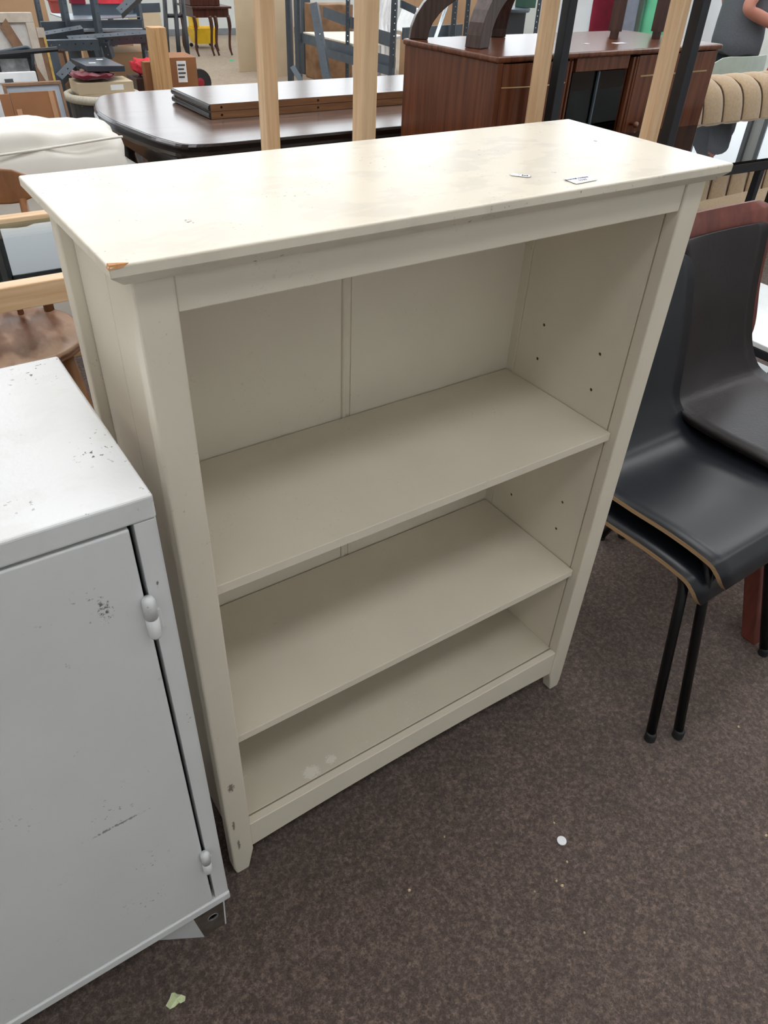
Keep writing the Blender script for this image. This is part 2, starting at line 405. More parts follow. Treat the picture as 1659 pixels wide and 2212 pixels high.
for i in range(8):                                  # clerestory windows in the far wall
    xa = X0 + .35 + i * 1.88; n += 1
    wn = struct(MB().box(xa, xa + 1.7, Y1 - .03, Y1 - .005, 1.9, 4.8).build('window_%d_offscreen' % n, M_SKYB))
    fr = MB()
    for (a, b, c, d) in ((xa - .04, xa + .03, 1.86, 4.84), (xa + 1.67, xa + 1.74, 1.86, 4.84), (xa + .83, xa + .87, 1.86, 4.84)): fr.box(a, b, Y1 - .06, Y1 - .0, c, d)
    for zc in (1.88, 3.35, 4.82): fr.box(xa, xa + 1.7, Y1 - .06, Y1, zc - .03, zc + .03)
    fr.build('window_frame', M_TRIM, wn)
for i in range(6):                                  # windows along the right wall
    ya = .2 + i * 2.0; n += 1
    wn = struct(MB().box(X1 - .03, X1 - .005, ya, ya + 1.75, 1.3, 4.4).build('window_%d_offscreen' % n, M_SKYB))
    fr = MB()
    for yc in (ya, ya + .87, ya + 1.75): fr.box(X1 - .06, X1, yc - .03, yc + .03, 1.26, 4.44)
    for zc in (1.28, 2.85, 4.42): fr.box(X1 - .06, X1, ya, ya + 1.75, zc - .03, zc + .03)
    fr.build('window_frame', M_TRIM, wn)
for (ya, yb) in ((-2.5, -1.6), (.2, 1.7), (3.6, 5.2), (7.2, 8.8)):      # roof lights; the first row is added, unseen, to brighten shelf and cabinet fronts
    for xa in (-3.4, .0, 3.4, 6.8):
        n += 1
        wn = struct(MB().box(xa, xa + 2.4, ya, yb, ZC - .03, ZC - .005).build('window_%d_offscreen' % n, M_SKYR))
        fr = MB().box(xa - .05, xa, ya, yb, ZC - .07, ZC).box(xa + 2.4, xa + 2.45, ya, yb, ZC - .07, ZC).box(xa, xa + 2.4, ya - .05, ya, ZC - .07, ZC).box(xa, xa + 2.4, yb, yb + .05, ZC - .07, ZC).box(xa + 1.18, xa + 1.22, ya, yb, ZC - .06, ZC)
        fr.build('window_frame', M_TRIM, wn)

# ================================================================== cream bookcase
H, W = 1.2, .8666
PW, PD = .043, .026                 # post width (x) and depth (y)
YB = .315
bc = thing('bookcase', 'cream painted open bookcase with three shelves and flared overhanging top', 'bookcase', (W / 2, .15, 0))
OX, OY, OB = .023, .020, .003
def ring(ix, iy, z, ib=None):
    ib = iy if ib is None else ib
    return [(-OX + ix, -OY + iy, z), (W + OX - ix, -OY + iy, z), (W + OX - ix, YB + OB - ib, z), (-OX + ix, YB + OB - ib, z)]
tb = MB().rings([ring(.014, .013, 1.176, .002), ring(.001, .001, 1.1875), ring(0, 0, 1.189), ring(0, 0, 1.1985), ring(.0015, .0015, 1.2)])
tb.m = [1] * len(tb.m)
top = tb.build('top_board', [M_CREAMTOP, M_EDGE], bc, bevel=.0012)
for p in top.data.polygons:
    if p.normal.z > .9: p.material_index = 0
    elif abs(p.normal.x) > .5: p.material_index = 0
# knocked front left corner of the top: bare wood
MB().hexa([(-OX - .0004, -OY - .0004, 1.1965), (-OX + .013, -OY - .0005, 1.1975), (-OX + .012, -OY + .004, 1.1985), (-OX - .0005, -OY + .006, 1.1975),
           (-OX + .0015, -OY + .0012, 1.2004), (-OX + .019, -OY + .0006, 1.2005), (-OX + .015, -OY + .003, 1.2006), (-OX + .0015, -OY + .008, 1.2005)]).build('chipped_corner', M_CHIP, top)
# posts: feet taper on the inner side
for sx in (0, 1):
    for sy in (0, 1):
        y0, y1 = (0, PD) if sy == 0 else (YB - PD - .003, YB)
        prof = [(0.004, 0), (0, .02), (0, 1.176), (PW, 1.176), (PW, .058), (PW - .004, .042), (PW - .013, 0)]
        if sx: prof = [(W - x, z) for x, z in prof]
        MB().prism([(x, y0, z) for x, z in prof], [(x, y1, z) for x, z in prof]).build('post', M_CREAMPOST, bc, bevel=.0035 if sy == 0 else .003, seg=3)
# side panels: one board inside, two upright boards on the outer face
ym = .158
PEGS = ((.226, .866), (.227, .795), (.0825, .867), (.083, .795), (.229, .4575), (.0860, .530), (.086, .459), (.229, .530))
for sx in (0, 1):
    def sp(xa, xb, ya, yb):
        if sx: xa, xb = W - xb, W - xa
        return MB().box(xa, xb, ya, yb, .07, 1.176).build('side_panel', M_CREAM, bc, bevel=.0006)
    drill(sp(.028, PW, PD + .0010, YB - PD - .0042), [((W - PW if sx else PW, y, z), 'x', .0030, .011) for y, z in PEGS])
    sp(.016, .0278, PD + .0008, ym - .0008); sp(.016, .0278, ym + .0008, YB - PD - .0042)
# the back: two boards and a cover strip
MB().box(PW - .004, .420, YB - .0065, YB - .002, .06, 1.176).build('back_panel', M_CREAM, bc)
MB().box(.4405, W - PW + .004, YB - .0065, YB - .002, .06, 1.176).build('back_panel', M_CREAM, bc)
st = MB().box(.4195, .4410, YB - .0045, YB - .001, .06, 1.176)
st.prism([(.4265 + .0045 * math.cos(a * math.pi / 6), YB - .0046 - .004 * math.sin(a * math.pi / 6), .06) for a in range(7)], [(.4265 + .0045 * math.cos(a * math.pi / 6), YB - .0046 - .004 * math.sin(a * math.pi / 6), 1.176) for a in range(7)])
st.build('back_strip', M_CREAM, bc)
# top rail and arched base rail
MB().box(PW, W - PW - .0012, .003, .022, 1.1346, 1.176).build('top_rail', M_CREAM, bc, bevel=.0015)
ns = 24; A = []; B = []
low = [(PW + (W - 2 * PW) * k / ns, .0665 + .013 * (1 - (2 * k / ns - 1) ** 2)) for k in range(ns + 1)]
poly = low + [(W - PW, .1408), (PW, .1408)]
MB().prism([(x, .003, z) for x, z in poly], [(x, .0192, z) for x, z in poly]).build('base_rail', M_CREAM, bc, bevel=.0012)
q0 = PZ(672, 1668, .14); q1 = PZ(715, 1640, .14)
M_DUST = painted('dusty_cream', (216, 207, 188), .45, specks=.5, scuffs=[(q0.x, q0.y, .14, .034, .026, .02, .8, .22), (q1.x, q1.y, .14, .024, .02, .02, .8, .22)], speckc=(236, 230, 216))
MB().box(PW, W - PW, .0222, YB - .007, .122, .1400).build('bottom_shelf', M_DUST, bc, bevel=.0008)
for z in (.7388, .395):
    MB().box(PW + .0012, W - PW - .0012, .0153, .3055, z - .0165, z).build('shelf', [M_CREAM], bc, bevel=.0009)
# peg holes
for y, z in PEGS:                       # bare fibreboard lining of each drilled hole, open at the face
    for x in (W - PW, PW):
        s = -1 if x > .4 else 1
        MB().lathe([(.0029, x - s * .0008), (.0029, x - s * .0105), (.0024, x - s * .0105), (.0024, x - s * .0008)], (0, y, z), 12, axis='x', cap=False).build('peg_hole', M_HOLE, bc)

# stickers on top
lb = thing('lot_label', 'white paper lot label printed 1117 on the bookcase top', 'label', (.606, .0115, 1.2005))
q = [PZ(1217, 387, 1.2008), PZ(1245, 397.5, 1.2008), PZ(1291, 388.5, 1.2008), PZ(1267, 379.5, 1.2008)]
MB().prism(q, [p + Vector((0, 0, .0004)) for p in q]).build('paper', M_PAPER, lb)
cx = (q[0] + q[1] + q[2] + q[3]) / 4; xd = q[3] - q[0]; yd = (q[0] - q[1])
yd = yd - xd.normalized() * yd.dot(xd.normalized())
text_mesh('auction_text', 'Swan Hall Auctions', .0052, M_INKB, lb, cx + yd * .22 - xd * .06 + Vector((0, 0, .0006)), xd, yd)
text_mesh('lot_number', '1117', .0075, M_INKK, lb, cx - yd * .14 + Vector((0, 0, .0006)), xd, yd)
tg = thing('string_tag', 'small narrow white tag lying on the bookcase top', 'label', (.544, .061, 1.2005))
a, b = PZ(1100, 376.5, 1.2008), PZ(1148, 381.5, 1.2008); dx = (b - a).normalized(); dy = Vector((-dx.y, dx.x, 0)); L = (b - a).length; hw = .0052
pts = [a, a + dx * .004 + dy * -hw, b - dx * .004 - dy * hw, b, b - dx * .004 + dy * hw, a + dx * .004 + dy * hw]
MB().prism(pts, [p + Vector((0, 0, .0004)) for p in pts]).build('paper', M_PAPER, tg)
text_mesh('tag_number', '1 862 1', .006, M_INKK, tg, (a + b) / 2 + dx * .006 + Vector((0, 0, .0006)), dx, dy)

# ================================================================== white steel cabinet
LX1, LY0, LY1, LZ0, LZ1 = -.038, -.078, .272, .112, .990
LX0 = LX1 - .50
lk = thing('steel_cabinet', 'white enamelled steel cabinet with a hinged door and scuffed paint', 'cabinet', ((LX0 + LX1) / 2, .1, 0))
body = MB()
body.box(LX1 - .0022, LX1, LY0, LY1, LZ0, LZ1 - .004)
body.box(LX0, LX0 + .0022, LY0, LY1, LZ0, LZ1 - .004)
body.box(LX0, LX1, LY1 - .002, LY1, LZ0, LZ1 - .004)
body.box(LX0, LX1, LY0 + .03, LY1, LZ0 + .002, LZ0 + .004)
body.build('body', M_LOCK, lk, bevel=.0008)
MB().box(LX0 - .001, LX1 + .0012, LY0 - .0015, LY1 + .001, LZ1 - .0305, LZ1).build('cabinet_top', M_LOCKTOP, lk, bevel=.0035, seg=3)
DXR = -.067
MB().box(DXR + .0055, LX1 - .0002, LY0, LY0 + .02, LZ0 + .015, LZ1 - .031).build('stile', M_LOCK, lk, bevel=.001)
MB().box(LX0, LX0 + .024, LY0, LY0 + .02, LZ0 + .015, LZ1 - .031).build('stile', M_LOCK, lk, bevel=.001)
MB().box(LX0 - .001, LX1 + .001, LY0 - .004, LY0 + .02, LZ0 - .006, LZ0 + .015).build('bottom_rail', M_LOCK, lk, bevel=.003, seg=3)
dr = MB().box(LX0 + .026, DXR, LY0 - .001, LY0 + .018, LZ0 + .018, LZ1 - .0345).build('door', M_LOCK, lk, bevel=.0022, seg=3)
for (zt, zb) in ((.862, .800), (.297, .238)):
    hg = MB().lathe([(.0001, zb), (.0065, zb), (.0075, zb + .003), (.0078, (zt + zb) / 2 - .0012), (.0066, (zt + zb) / 2 - .001)], (DXR + .002, LY0 - .006, 0), 14)
    hg.lathe([(.0066, (zt + zb) / 2 + .0006), (.0078, (zt + zb) / 2 + .0008), (.0076, zt - .006), (.0058, zt - .0015), (.0001, zt)], (DXR + .002, LY0 - .006, 0), 14)
    hg = hg.build('hinge', M_LOCK, dr, smooth=True)
    MB().lathe([(.0062, (zt + zb) / 2 - .002), (.0062, (zt + zb) / 2 + .002)], (DXR + .002, LY0 - .006, 0), 12).build('hinge_pin', M_STEEL, lk)
    MB().box(DXR + .004, DXR + .014, LY0 - .0022, LY0 + .001, zb + .004, (zt + zb) / 2 + .004).build('hinge_leaf', M_LOCK, lk, bevel=.001)
# folded corner feet
def foot(sx, sy):
    fx = LX1 if sx else LX0; s = -1 if sx else 1
    fy = LY0 + .007 if sy == 0 else LY1 - .007; t = 1 if sy == 0 else -1
    def P(dx, dy, z): return (fx + s * dx, fy + t * dy, z)
    plate = MB().hexa([P(.016, 0, 0), P(.056, 0, 0), P(.056, .002, 0), P(.016, .002, 0), P(.010, 0, LZ0), P(.070, 0, LZ0), P(.070, .002, LZ0), P(.010, .002, LZ0)])
    pl = plate.build('foot_plate', M_RUST, lk)
    drill(pl, [((fx + s * .034, fy + t * .001, .052), 'y', .0086, .004)])
    y_ = fy - t * .0008
    MB().lathe([(.0086, y_), (.0100, y_), (.0100, y_ + t * .0012), (.0086, y_ + t * .0012), (.0086, y_)], (fx + s * .034, 0, .052), 18, axis='y', cap=False).build('bolt_hole', M_GALV, pl)
    MB().hexa([P(.0135, -.0008, 0), P(.016, -.0008, 0), P(.016, .06, 0), P(.0135, .06, 0), P(.0075, -.0008, LZ0), P(.010, -.0008, LZ0), P(.010, .06, LZ0), P(.0075, .06, LZ0)]).build('foot_flange', M_LOCK, lk)
    MB().hexa([P(.0562, -.001, 0), P(.130, .040, 0), P(.130, .0425, 0), P(.0562, .0015, 0), P(.0702, -.001, LZ0), P(.15, .045, LZ0), P(.15, .0475, LZ0), P(.0702, .0015, LZ0)]).build('foot_gusset', M_LOCK, lk)
for sx in (0, 1):
    for sy in (0, 1): foot(sx, sy)

# ================================================================== chairs to the right
# stacked black plywood chairs: built at the origin, seat facing -y
def ply_chair():
    r = thing('plywood_chair', '', 'chair', (0, 0, 0), 'stacked black plywood chairs')
    sh = shell([(y, z, h * (1.13 if z < .47 else .98), d) for (y, z, h, d) in [(-.205, .392, .175, .0), (-.200, .412, .188, .0), (-.185, .434, .195, .002), (-.155, .449, .198, .004), (-.06, .452, .198, .008), (.06, .444, .196, .012), (.15, .440, .188, .014),
                (.205, .462, .176, .014), (.240, .52, .168, .014), (.265, .60, .176, .016), (.29, .70, .186, .018), (.315, .80, .188, .018), (.327, .845, .182, .016), (.334, .868, .160, .012), (.338, .876, .120, .006)]], .011)
    sh.build('seat_shell', [M_PLYBLK, M_PLYEDGE], r, smooth=False)
    r.children[0].data.polygons.foreach_set('use_smooth', [m == 0 for m in sh.m])
    for sx in (-1, 1):
        fx = -.258 if sx < 0 else .205
        P = fillet([(sx * .10, .02, .425), (sx * .165 - .026, -.150, .422), (fx, -.262, .012)], .035, 6)
        lg = MB().tube(P, .0112, 12).build('leg', M_BLKTUBE, r, smooth=True)
        MB().lathe([(.013, 0), (.013, .018), (.0118, .022)], (fx, -.264, 0), 12).build('foot_cap', M_RUBBER, lg, smooth=False)
        P = fillet([(sx * .10, .02, .425), (sx * .150 - .02, .150, .418), (fx, .29, .012)], .035, 6)
        lg = MB().tube(P, .0112, 12).build('leg', M_BLKTUBE, r, smooth=True)
        MB().lathe([(.013, 0), (.013, .018), (.0118, .022)], (fx, .291, 0), 12).build('foot_cap', M_RUBBER, lg)
    MB().tube([(-.10, .02, .425), (.10, .02, .425)], .0095, 10).build('cross_bar', M_BLKTUBE, r, smooth=True)
    return r
ch1 = ply_chair()
ch1['label'] = 'black plywood shell chair with tube legs, upper of the stack beside the bookcase'
ch2 = copy_tree(ch1)
ch2['label'] = 'black plywood shell chair with tube legs, lower of the stack beside the bookcase'
ch1.location = (1.248, .014, .001); ch1.rotation_euler.z = .03
ch2.location = (1.186, .044, 0) ; ch2.rotation_euler.z = .03
# the lower chair's shell and frame sit 5 cm down between the upper one's legs
for c in ch2.children:
    if c.name.startswith(('seat_shell', 'cross_bar')): c.location = (.030, -.010, -.046)
    else:
        c.data = c.data.copy()
        for v in c.data.vertices:
            k = v.co.z / .425; v.co.x += .030 * k; v.co.y -= .010 * k; v.co.z -= .046 * k

# brown leather shell chair
lc = thing('leather_chair', 'dark brown leather shell chair with red-brown wooden rim and legs', 'chair', (0, 0, 0))
ST = [(-.245, .432, .15, .0), (-.24, .448, .175, .0), (-.22, .462, .195, .002), (-.15, .469, .205, .004), (-.02, .464, .208, .007), (.08, .463, .205, .012),
      (.145, .478, .198, .020), (.185, .532, .182, .028), (.21, .61, .168, .030), (.235, .72, .165, .03), (.262, .82, .178, .03), (.28, .89, .188, .026), (.287, .912, .178, .02), (.291, .926, .150, .012)]
sh = shell([(y, z, h - (.008 if z > .55 else .045), d) for y, z, h, d in ST], .016, sx=.022, absd=.19); so = sh.build('shell_frame', [M_REDWOOD, M_REDWOOD], lc)
so.data.polygons.foreach_set('use_smooth', [m == 0 for m in sh.m])
ST2 = [(y, z, h - .006, d) for (y, z, h, d) in ST[:-3]]
ST2 += [(.273, .860, .178, .028), (.277, .874, .166, .024)]
shell(ST2, .019, off0=.0205, sx=-.012, absd=.19).build('leather_pad', [M_LEATHER, M_LEATHER], lc, smooth=True)
for sx in (-1, 1):
    for (ya, yb) in ((-.13, -.315), (.08, .23)):
        a = Vector((sx * .11, ya, .440)); b = Vector((sx * .195, yb, 0)); wv = .030
        MB().rings([[(b.x - wv * .8, b.y - wv * .7, 0), (b.x + wv * .8, b.y - wv * .7, 0), (b.x + wv * .8, b.y + wv * .7, 0), (b.x - wv * .8, b.y + wv * .7, 0)],
                    [(a.x - wv * 1.3, a.y - wv, a.z), (a.x + wv * 1.3, a.y - wv, a.z), (a.x + wv * 1.3, a.y + wv, a.z), (a.x - wv * 1.3, a.y + wv, a.z)]]).build('leg', M_REDWOOD, lc, bevel=.004)
lc.location = (1.622, .150, 0); lc.rotation_euler.z = .0

# marble-topped black table at the edge of the view, in front of the glass rack
mt = thing('marble_table', 'low black-framed table with white marble top and lower shelf', 'table', (2.35, .55, 0))
mx0, mx1, my0, my1, mz = 2.10, 2.60, .36, .84, .44
MB().box(mx0, mx1, my0, my1, mz - .018, mz).build('table_top', M_MARBLE, mt, bevel=.003)
MB().box(mx0 + .02, mx1 - .02, my0 + .02, my1 - .02, .145, .16).build('lower_shelf', M_MARBLE, mt, bevel=.003)
for x in (mx0, mx1 - .028):
    for y in (my0, my1 - .028): MB().box(x, x + .028, y, y + .028, 0, mz - .019).build('leg', M_BLKMET, mt, bevel=.002)
for y in (my0, my1 - .028): MB().box(mx0 + .028, mx1 - .028, y, y + .026, mz - .046, mz - .019).build('rail', M_BLKMET, mt, bevel=.002)
for x in (mx0, mx1 - .028): MB().box(x, x + .026, my0 + .028, my1 - .028, mz - .046, mz - .019).build('rail', M_BLKMET, mt, bevel=.002)

# ================================================================== bamboo rack behind the bookcase
br = thing('bamboo_rack', 'tall bamboo rack with four square posts standing behind the bookcase', 'rack', (1.6, 1.4, 0))
bp = []
for (u, v, y) in ((786, 298, 1.15), (585, 318, 1.62), (1402, 290, 1.15), (1152, 262, 1.62)):
    p = PY(u, v, y); bp.append(p); hw = .0235
    MB().box(p.x - hw, p.x + hw, y - hw, y + hw, 0, 1.85).build('post', M_BAMB, br, bevel=.003)
xl, xr = (bp[0].x + bp[1].x) / 2, (bp[2].x + bp[3].x) / 2
for z in (.30, 1.78):
    for (a, b, y) in ((bp[0], bp[2], 1.15), (bp[1], bp[3], 1.62)): MB().box(a.x + .0236, b.x - .0236, y - .018, y + .018, z, z + .045).build('rail', M_BAMBX, br, bevel=.002)
    for (a, b) in ((bp[0], bp[1]), (bp[2], bp[3])):
        MB().hexa([(a.x - .018, 1.1737, z), (a.x + .018, 1.1737, z), (b.x + .018, 1.5963, z), (b.x - .018, 1.5963, z), (a.x - .018, 1.1737, z + .045), (a.x + .018, 1.1737, z + .045), (b.x + .018, 1.5963, z + .045), (b.x - .018, 1.5963, z + .045)]).build('rail', M_BAMBY, br, bevel=.002)
    for k in range(6):
        y = 1.19 + k * .070; MB().box(xl + .03, xr - .03, y, y + .05, z + .030, z + .0445).build('slat', M_BAMBX, br)

# bamboo console table with glass top, left
cx0, cx1, cy0, cy1, cz = -.36, .90, 1.145, 1.705, .765
ct = thing('bamboo_console', 'bamboo console table with inset glass top and a lower shelf', 'table', (.27, 1.42, 0))
for x in (cx0, cx1 - .045):
    for y in (cy0, cy1 - .045): MB().box(x, x + .045, y, y + .045, 0, cz - .0).build('leg', M_BAMB, ct, bevel=.003)
for z, hh in ((cz, .058), (.36, .045)):
    for y in (cy0, cy1 - .045): MB().box(cx0 + .0455, cx1 - .0455, y + .002, y + .043, z - hh, z).build('rail', M_BAMBX, ct, bevel=.003)
    for x in (cx0, cx1 - .045): MB().box(x + .002, x + .043, cy0 + .0455, cy1 - .0455, z - hh, z).build('rail', M_BAMBY, ct, bevel=.003)
MB().box(cx0 + .0450, cx1 - .0450, cy0 + .0440, cy1 - .0440, cz - .020, cz - .012).build('glass_top', M_GLASS, ct)

# spindle-back elm chair pushed under the console from behind
wc = thing('spindle_chair', 'elm spindle-back chair with broad curved crest and saddle seat', 'chair', (0, 0, 0))
nst = 26; RR = []
for (zz, k) in ((.425, .93), (.432, .985), (.445, 1.0), (.456, .985), (.458, .95), (.452, .70), (.449, .35), (.448, .05)):
    ring_ = []
    for i in range(40):
        a = 2 * math.pi * i / 40; ex = 2.6
        x = abs(math.cos(a)) ** (2 / ex) * math.copysign(1, math.cos(a)) * .225; y = abs(math.sin(a)) ** (2 / ex) * math.copysign(1, math.sin(a)) * .205
        ring_.append((x * k, y * k, zz + (.0 if k < .9 else 0)))
    RR.append(ring_)
MB().rings(RR).build('seat', M_ELMSEAT, wc, smooth=True)
for sx in (-1, 1):
    for (ya, yb) in ((-.13, -.19), (.12, .20)):
        MB().tube([(sx * .15, ya, .43), (sx * .17, (ya + yb) / 2 - .0, .22), (sx * .20, yb, 0)], [.018, .020, .012], 12).build('leg', M_CHAIRW, wc, smooth=True)
    MB().tube([(sx * .172, -.155, .2), (sx * .172, .155, .2)], .010, 10).build('stretcher', M_CHAIRW, wc, smooth=True)
MB().tube([(-.172, 0, .2), (.172, 0, .2)], .010, 10).build('stretcher', M_CHAIRW, wc, smooth=True)
for k in range(-2, 3):
    big = abs(k) == 2; x = k * .082
    MB().tube([(x * 1.0, .165 - abs(k) * .012, .445), (x * 1.06, .235 - abs(k) * .010, .60), (x * 1.12, .31 - abs(k) * .012, .755)], [.016, .014, .012] if big else [.0095, .0085, .008], 10).build('spindle' if not big else 'back_post', M_CHAIRW, wc, smooth=True)
cr = []
for i in range(17):
    t = -1 + 2 * i / 16; x = .235 * t; yy = .325 - .055 * t * t; hh = .050 * (1 - .55 * max(0, abs(t) - .72) / .28)
    z0 = .79
    cr.append([(x, yy - .009, z0 - hh), (x, yy + .009, z0 - hh + .002), (x, yy + .017, z0 + hh), (x, yy + .0, z0 + hh)])
MB().rings(cr).build('crest_rail', M_CHAIRW, wc, smooth=False, bevel=.006, seg=3)
wc.location = (.030, 1.595, 0); wc.rotation_euler.z = -.05

# white slipcovered sofa behind it
ws = thing('white_sofa', 'white slipcovered sofa with plump loose back cushion', 'sofa', (.1, 2.9, 0))
def puff(x0, x1, y0, y1, z0, z1, e=.35, n=22, wob=.008, seed=0):
    """rounded cushion: superellipsoid with wobble"""
    rnd = random.Random(seed); R = []; cx, cy, cz = (x0 + x1) / 2, (y0 + y1) / 2, (z0 + z1) / 2
    ph = [rnd.uniform(0, 6.28) for _ in range(6)]
    def sg(v, p): return math.copysign(abs(v) ** p, v)
    for j in range(n + 1):
        la = -math.pi / 2 + math.pi * j / n; ring_ = []
        for i in range(2 * n):
            lo = 2 * math.pi * i / (2 * n)
            x = sg(math.cos(la), e) * sg(math.cos(lo), e); y = sg(math.cos(la), e) * sg(math.sin(lo), e); z = sg(math.sin(la), e)
            wv = wob * (math.sin(7 * x + 5 * z + ph[0]) + math.sin(11 * z - 6 * y + ph[1]) + .7 * math.sin(17 * x + 3 * y + ph[2]))
            ring_.append((cx + x * ((x1 - x0) / 2) + wv * x, cy + y * ((y1 - y0) / 2) + wv * y, cz + z * ((z1 - z0) / 2) + wv))
        R.append(ring_)
    return MB().rings(R)
c1 = puff(-.55, .72, 2.28, 2.60, .42, .86, .33, 26, .009, 3).build('back_cushion', M_WHITEFAB, ws, smooth=True)
MB().tube(crom([(-.5, 2.285, .79), (-.1, 2.272, .785), (.3, 2.276, .795), (.62, 2.288, .812), (.69, 2.31, .81)], 6), .0045, 6).build('piping', M_WHITEFAB, c1, smooth=True)
puff(-.62, .78, 2.30, 3.15, .10, .47, .22, 18, .004, 5).build('seat_base', M_WHITEFAB, ws, smooth=True)
puff(.66, .90, 2.55, 3.15, .12, .60, .25, 14, .004, 6).build('arm', M_WHITEFAB, ws, smooth=True)
puff(-.84, -.62, 2.35, 3.15, .12, .60, .25, 14, .004, 6).build('arm', M_WHITEFAB, ws, smooth=True)
for x in (-.5, .6):
    for y in (2.42, 3.03): MB().box(x - .025, x + .025, y - .025, y + .025, 0, .14).build('leg', M_OAKDK, ws)

# ================================================================== black metal rack with glass shelf
gr = thing('glass_rack', 'black metal rack with tall posts and a clear glass shelf', 'rack', (3.0, 1.4, 0))
gz = .79
pF, pE = PY(1440, 305, 1.13), PY(1190, 258, 1.62)
for p in (pF, pE): MB().box(p.x - .02, p.x + .02, p.y - .02, p.y + .02, 0, 1.85).build('post', M_BLKMET, gr, bevel=.0025)
gx0, gx1 = pF.x, 3.98
na, nb = PZ(1588, 352, gz), PZ(1659, 352, gz)
nsl = -.05
def ny(x): return 1.13 + nsl * (x - gx0)
def fy(x): return 1.69 + nsl * (x - gx0) * 0.6
def railx(f, xa, xb, off, dep, z0, z1, mat, nm):
    MB().hexa([(xa, f(xa) + off, z0), (xb, f(xb) + off, z0), (xb, f(xb) + off + dep, z0), (xa, f(xa) + off + dep, z0), (xa, f(xa) + off, z1), (xb, f(xb) + off, z1), (xb, f(xb) + off + dep, z1), (xa, f(xa) + off + dep, z1)]).build(nm, mat, gr, bevel=.002)
railx(ny, gx0 + .021, gx1, 0, .03, gz - .046, gz - .0105, M_BLKMET, 'rail')
railx(fy, gx0 + .021, gx1, -.03, .03, gz - .046, gz - .0105, M_BLKMET, 'rail')
MB().hexa([(gx0 + .021, ny(gx0 + .02), gz - .01), (gx1, ny(gx1), gz - .01), (gx1, fy(gx1), gz - .01), (gx0 + .021, fy(gx0 + .02), gz - .01), (gx0 + .021, ny(gx0 + .02), gz), (gx1, ny(gx1), gz), (gx1, fy(gx1), gz), (gx0 + .021, fy(gx0 + .02), gz)]).build('glass_shelf', M_GLASS, gr)
pm = PY(1633, 385, ny(2.8) + .015)
for (x, y) in ((pm.x, ny(pm.x) + .015), (gx1 - .02, ny(gx1) + .015), (gx1 - .02, fy(gx1) - .015), (pm.x, fy(pm.x) - .015)):
    MB().box(x - .014, x + .014, y - .014, y + .014, 0, gz - .047).build('leg', M_BLKMET, gr, bevel=.002)

# ================================================================== tan ribbed sofa
ts = thing('tan_sofa', 'tan ribbed corduroy sofa with a rolled channelled back', 'sofa', (4.6, 2.1, 0))
def ribprof(x, k=1.0):
    return [(1.86, .30), (1.88, .48), (1.905, .66), (1.93, .80), (1.97, .875), (2.04, .91), (2.13, .905), (2.20, .86), (2.22, .70), (2.22, .10), (1.86, .10)]
xs = 3.47
for i in range(8):
    wd = .17 if i else .13; x0_, x1_ = xs, xs + wd; xs += wd
    R = []
    for k in range(7):
        t = k / 6; s = 1 - .035 * (abs(2 * t - 1) ** 3)
        R.append([(x0_ + (x1_ - x0_) * t, 2.08 + (y - 2.08) * s, z * (1 - .02 * (abs(2 * t - 1) ** 3))) for y, z in crom(ribprof(0)[:10], 3) + [(1.86, .10)]])
    MB().rings(R).build('back_channel', M_TAN, ts, smooth=True)
    if i: MB().tube([(x0_, y - (.006 if y < 2.0 else 0), z - .004) for y, z in crom([(1.875, .34), (1.885, .48), (1.915, .66), (1.942, .80), (1.98, .868), (2.04, .897), (2.12, .89)], 4)], .004, 6).build('seam_cord', M_TANPIPE, ts, smooth=True)
puff(3.46, xs, 1.71, 1.95, .08, .335, .25, 14, .002, 9).build('seat', M_TAN, ts, smooth=True)
for x in (3.52, xs - .06):
    for y in (1.76, 2.17): MB().box(x - .02, x + .02, y - .02, y + .02, 0, .12).build('leg', M_OAKDK, ts)

# ================================================================== dark extending dining table with loose leaves
dt = thing('dining_table', 'dark polished mahogany dining table with canted corners and moulded edge', 'table', (1.85, 2.98, 0))
tx0, tx1, ty0, ty1, tz = .83, 2.95, 2.36, 3.60, .742
ol = [(tx0 + .055, ty0 + .62)] + []
raw = [(tx0 + .02, ty0 + .44), (tx0 + .0, ty0 + .60), (tx0 + .0, ty0 + .80), (tx0 + .045, ty0 + .98), (tx0 + .13, ty1 - .06), (tx0 + .26, ty1), (tx1 - .26, ty1), (tx1 - .08, ty1 - .10), (tx1, ty1 - .36), (tx1, ty0 + .36), (tx1 - .08, ty0 + .10), (tx1 - .26, ty0), (tx0 + .24, ty0), (tx0 + .115, ty0 + .03), (tx0 + .055, ty0 + .21)]
ol = []
for i in range(len(raw)):                   # soften the corners
    a, b, c = Vector(raw[i - 1]), Vector(raw[i]), Vector(raw[(i + 1) % len(raw)])
    d1, d2 = (a - b), (c - b); k = min(.05, d1.length * .4, d2.length * .4)
    p, q2 = b + d1.normalized() * k, b + d2.normalized() * k
    for j in range(4): t = j / 3; ol.append(p * (1 - t) ** 2 + b * 2 * t * (1 - t) + q2 * t * t)
cen = Vector(((tx0 + tx1) / 2, (ty0 + ty1) / 2))
def inset(k, z): return [(p.x - (p - cen).normalized().x * k, p.y - (p - cen).normalized().y * k, z) for p in ol]
MB().rings([inset(.030, tz - .060), inset(.012, tz - .056), inset(.0, tz - .046), inset(.0, tz - .034), inset(.014, tz - .028), inset(.010, tz - .020), inset(.004, tz - .008), inset(.012, tz)]).build('moulded_edge', M_MAHEDGE, dt, smooth=False)
MB().prism(inset(.020, tz - .002), inset(.020, tz + .0012)).build('table_top', M_MAHOG, dt)
MB().box(tx0 + .16, tx1 - .16, ty0 + .12, ty0 + .15, tz - .16, tz - .06).build('apron', M_MAHEDGE, dt)
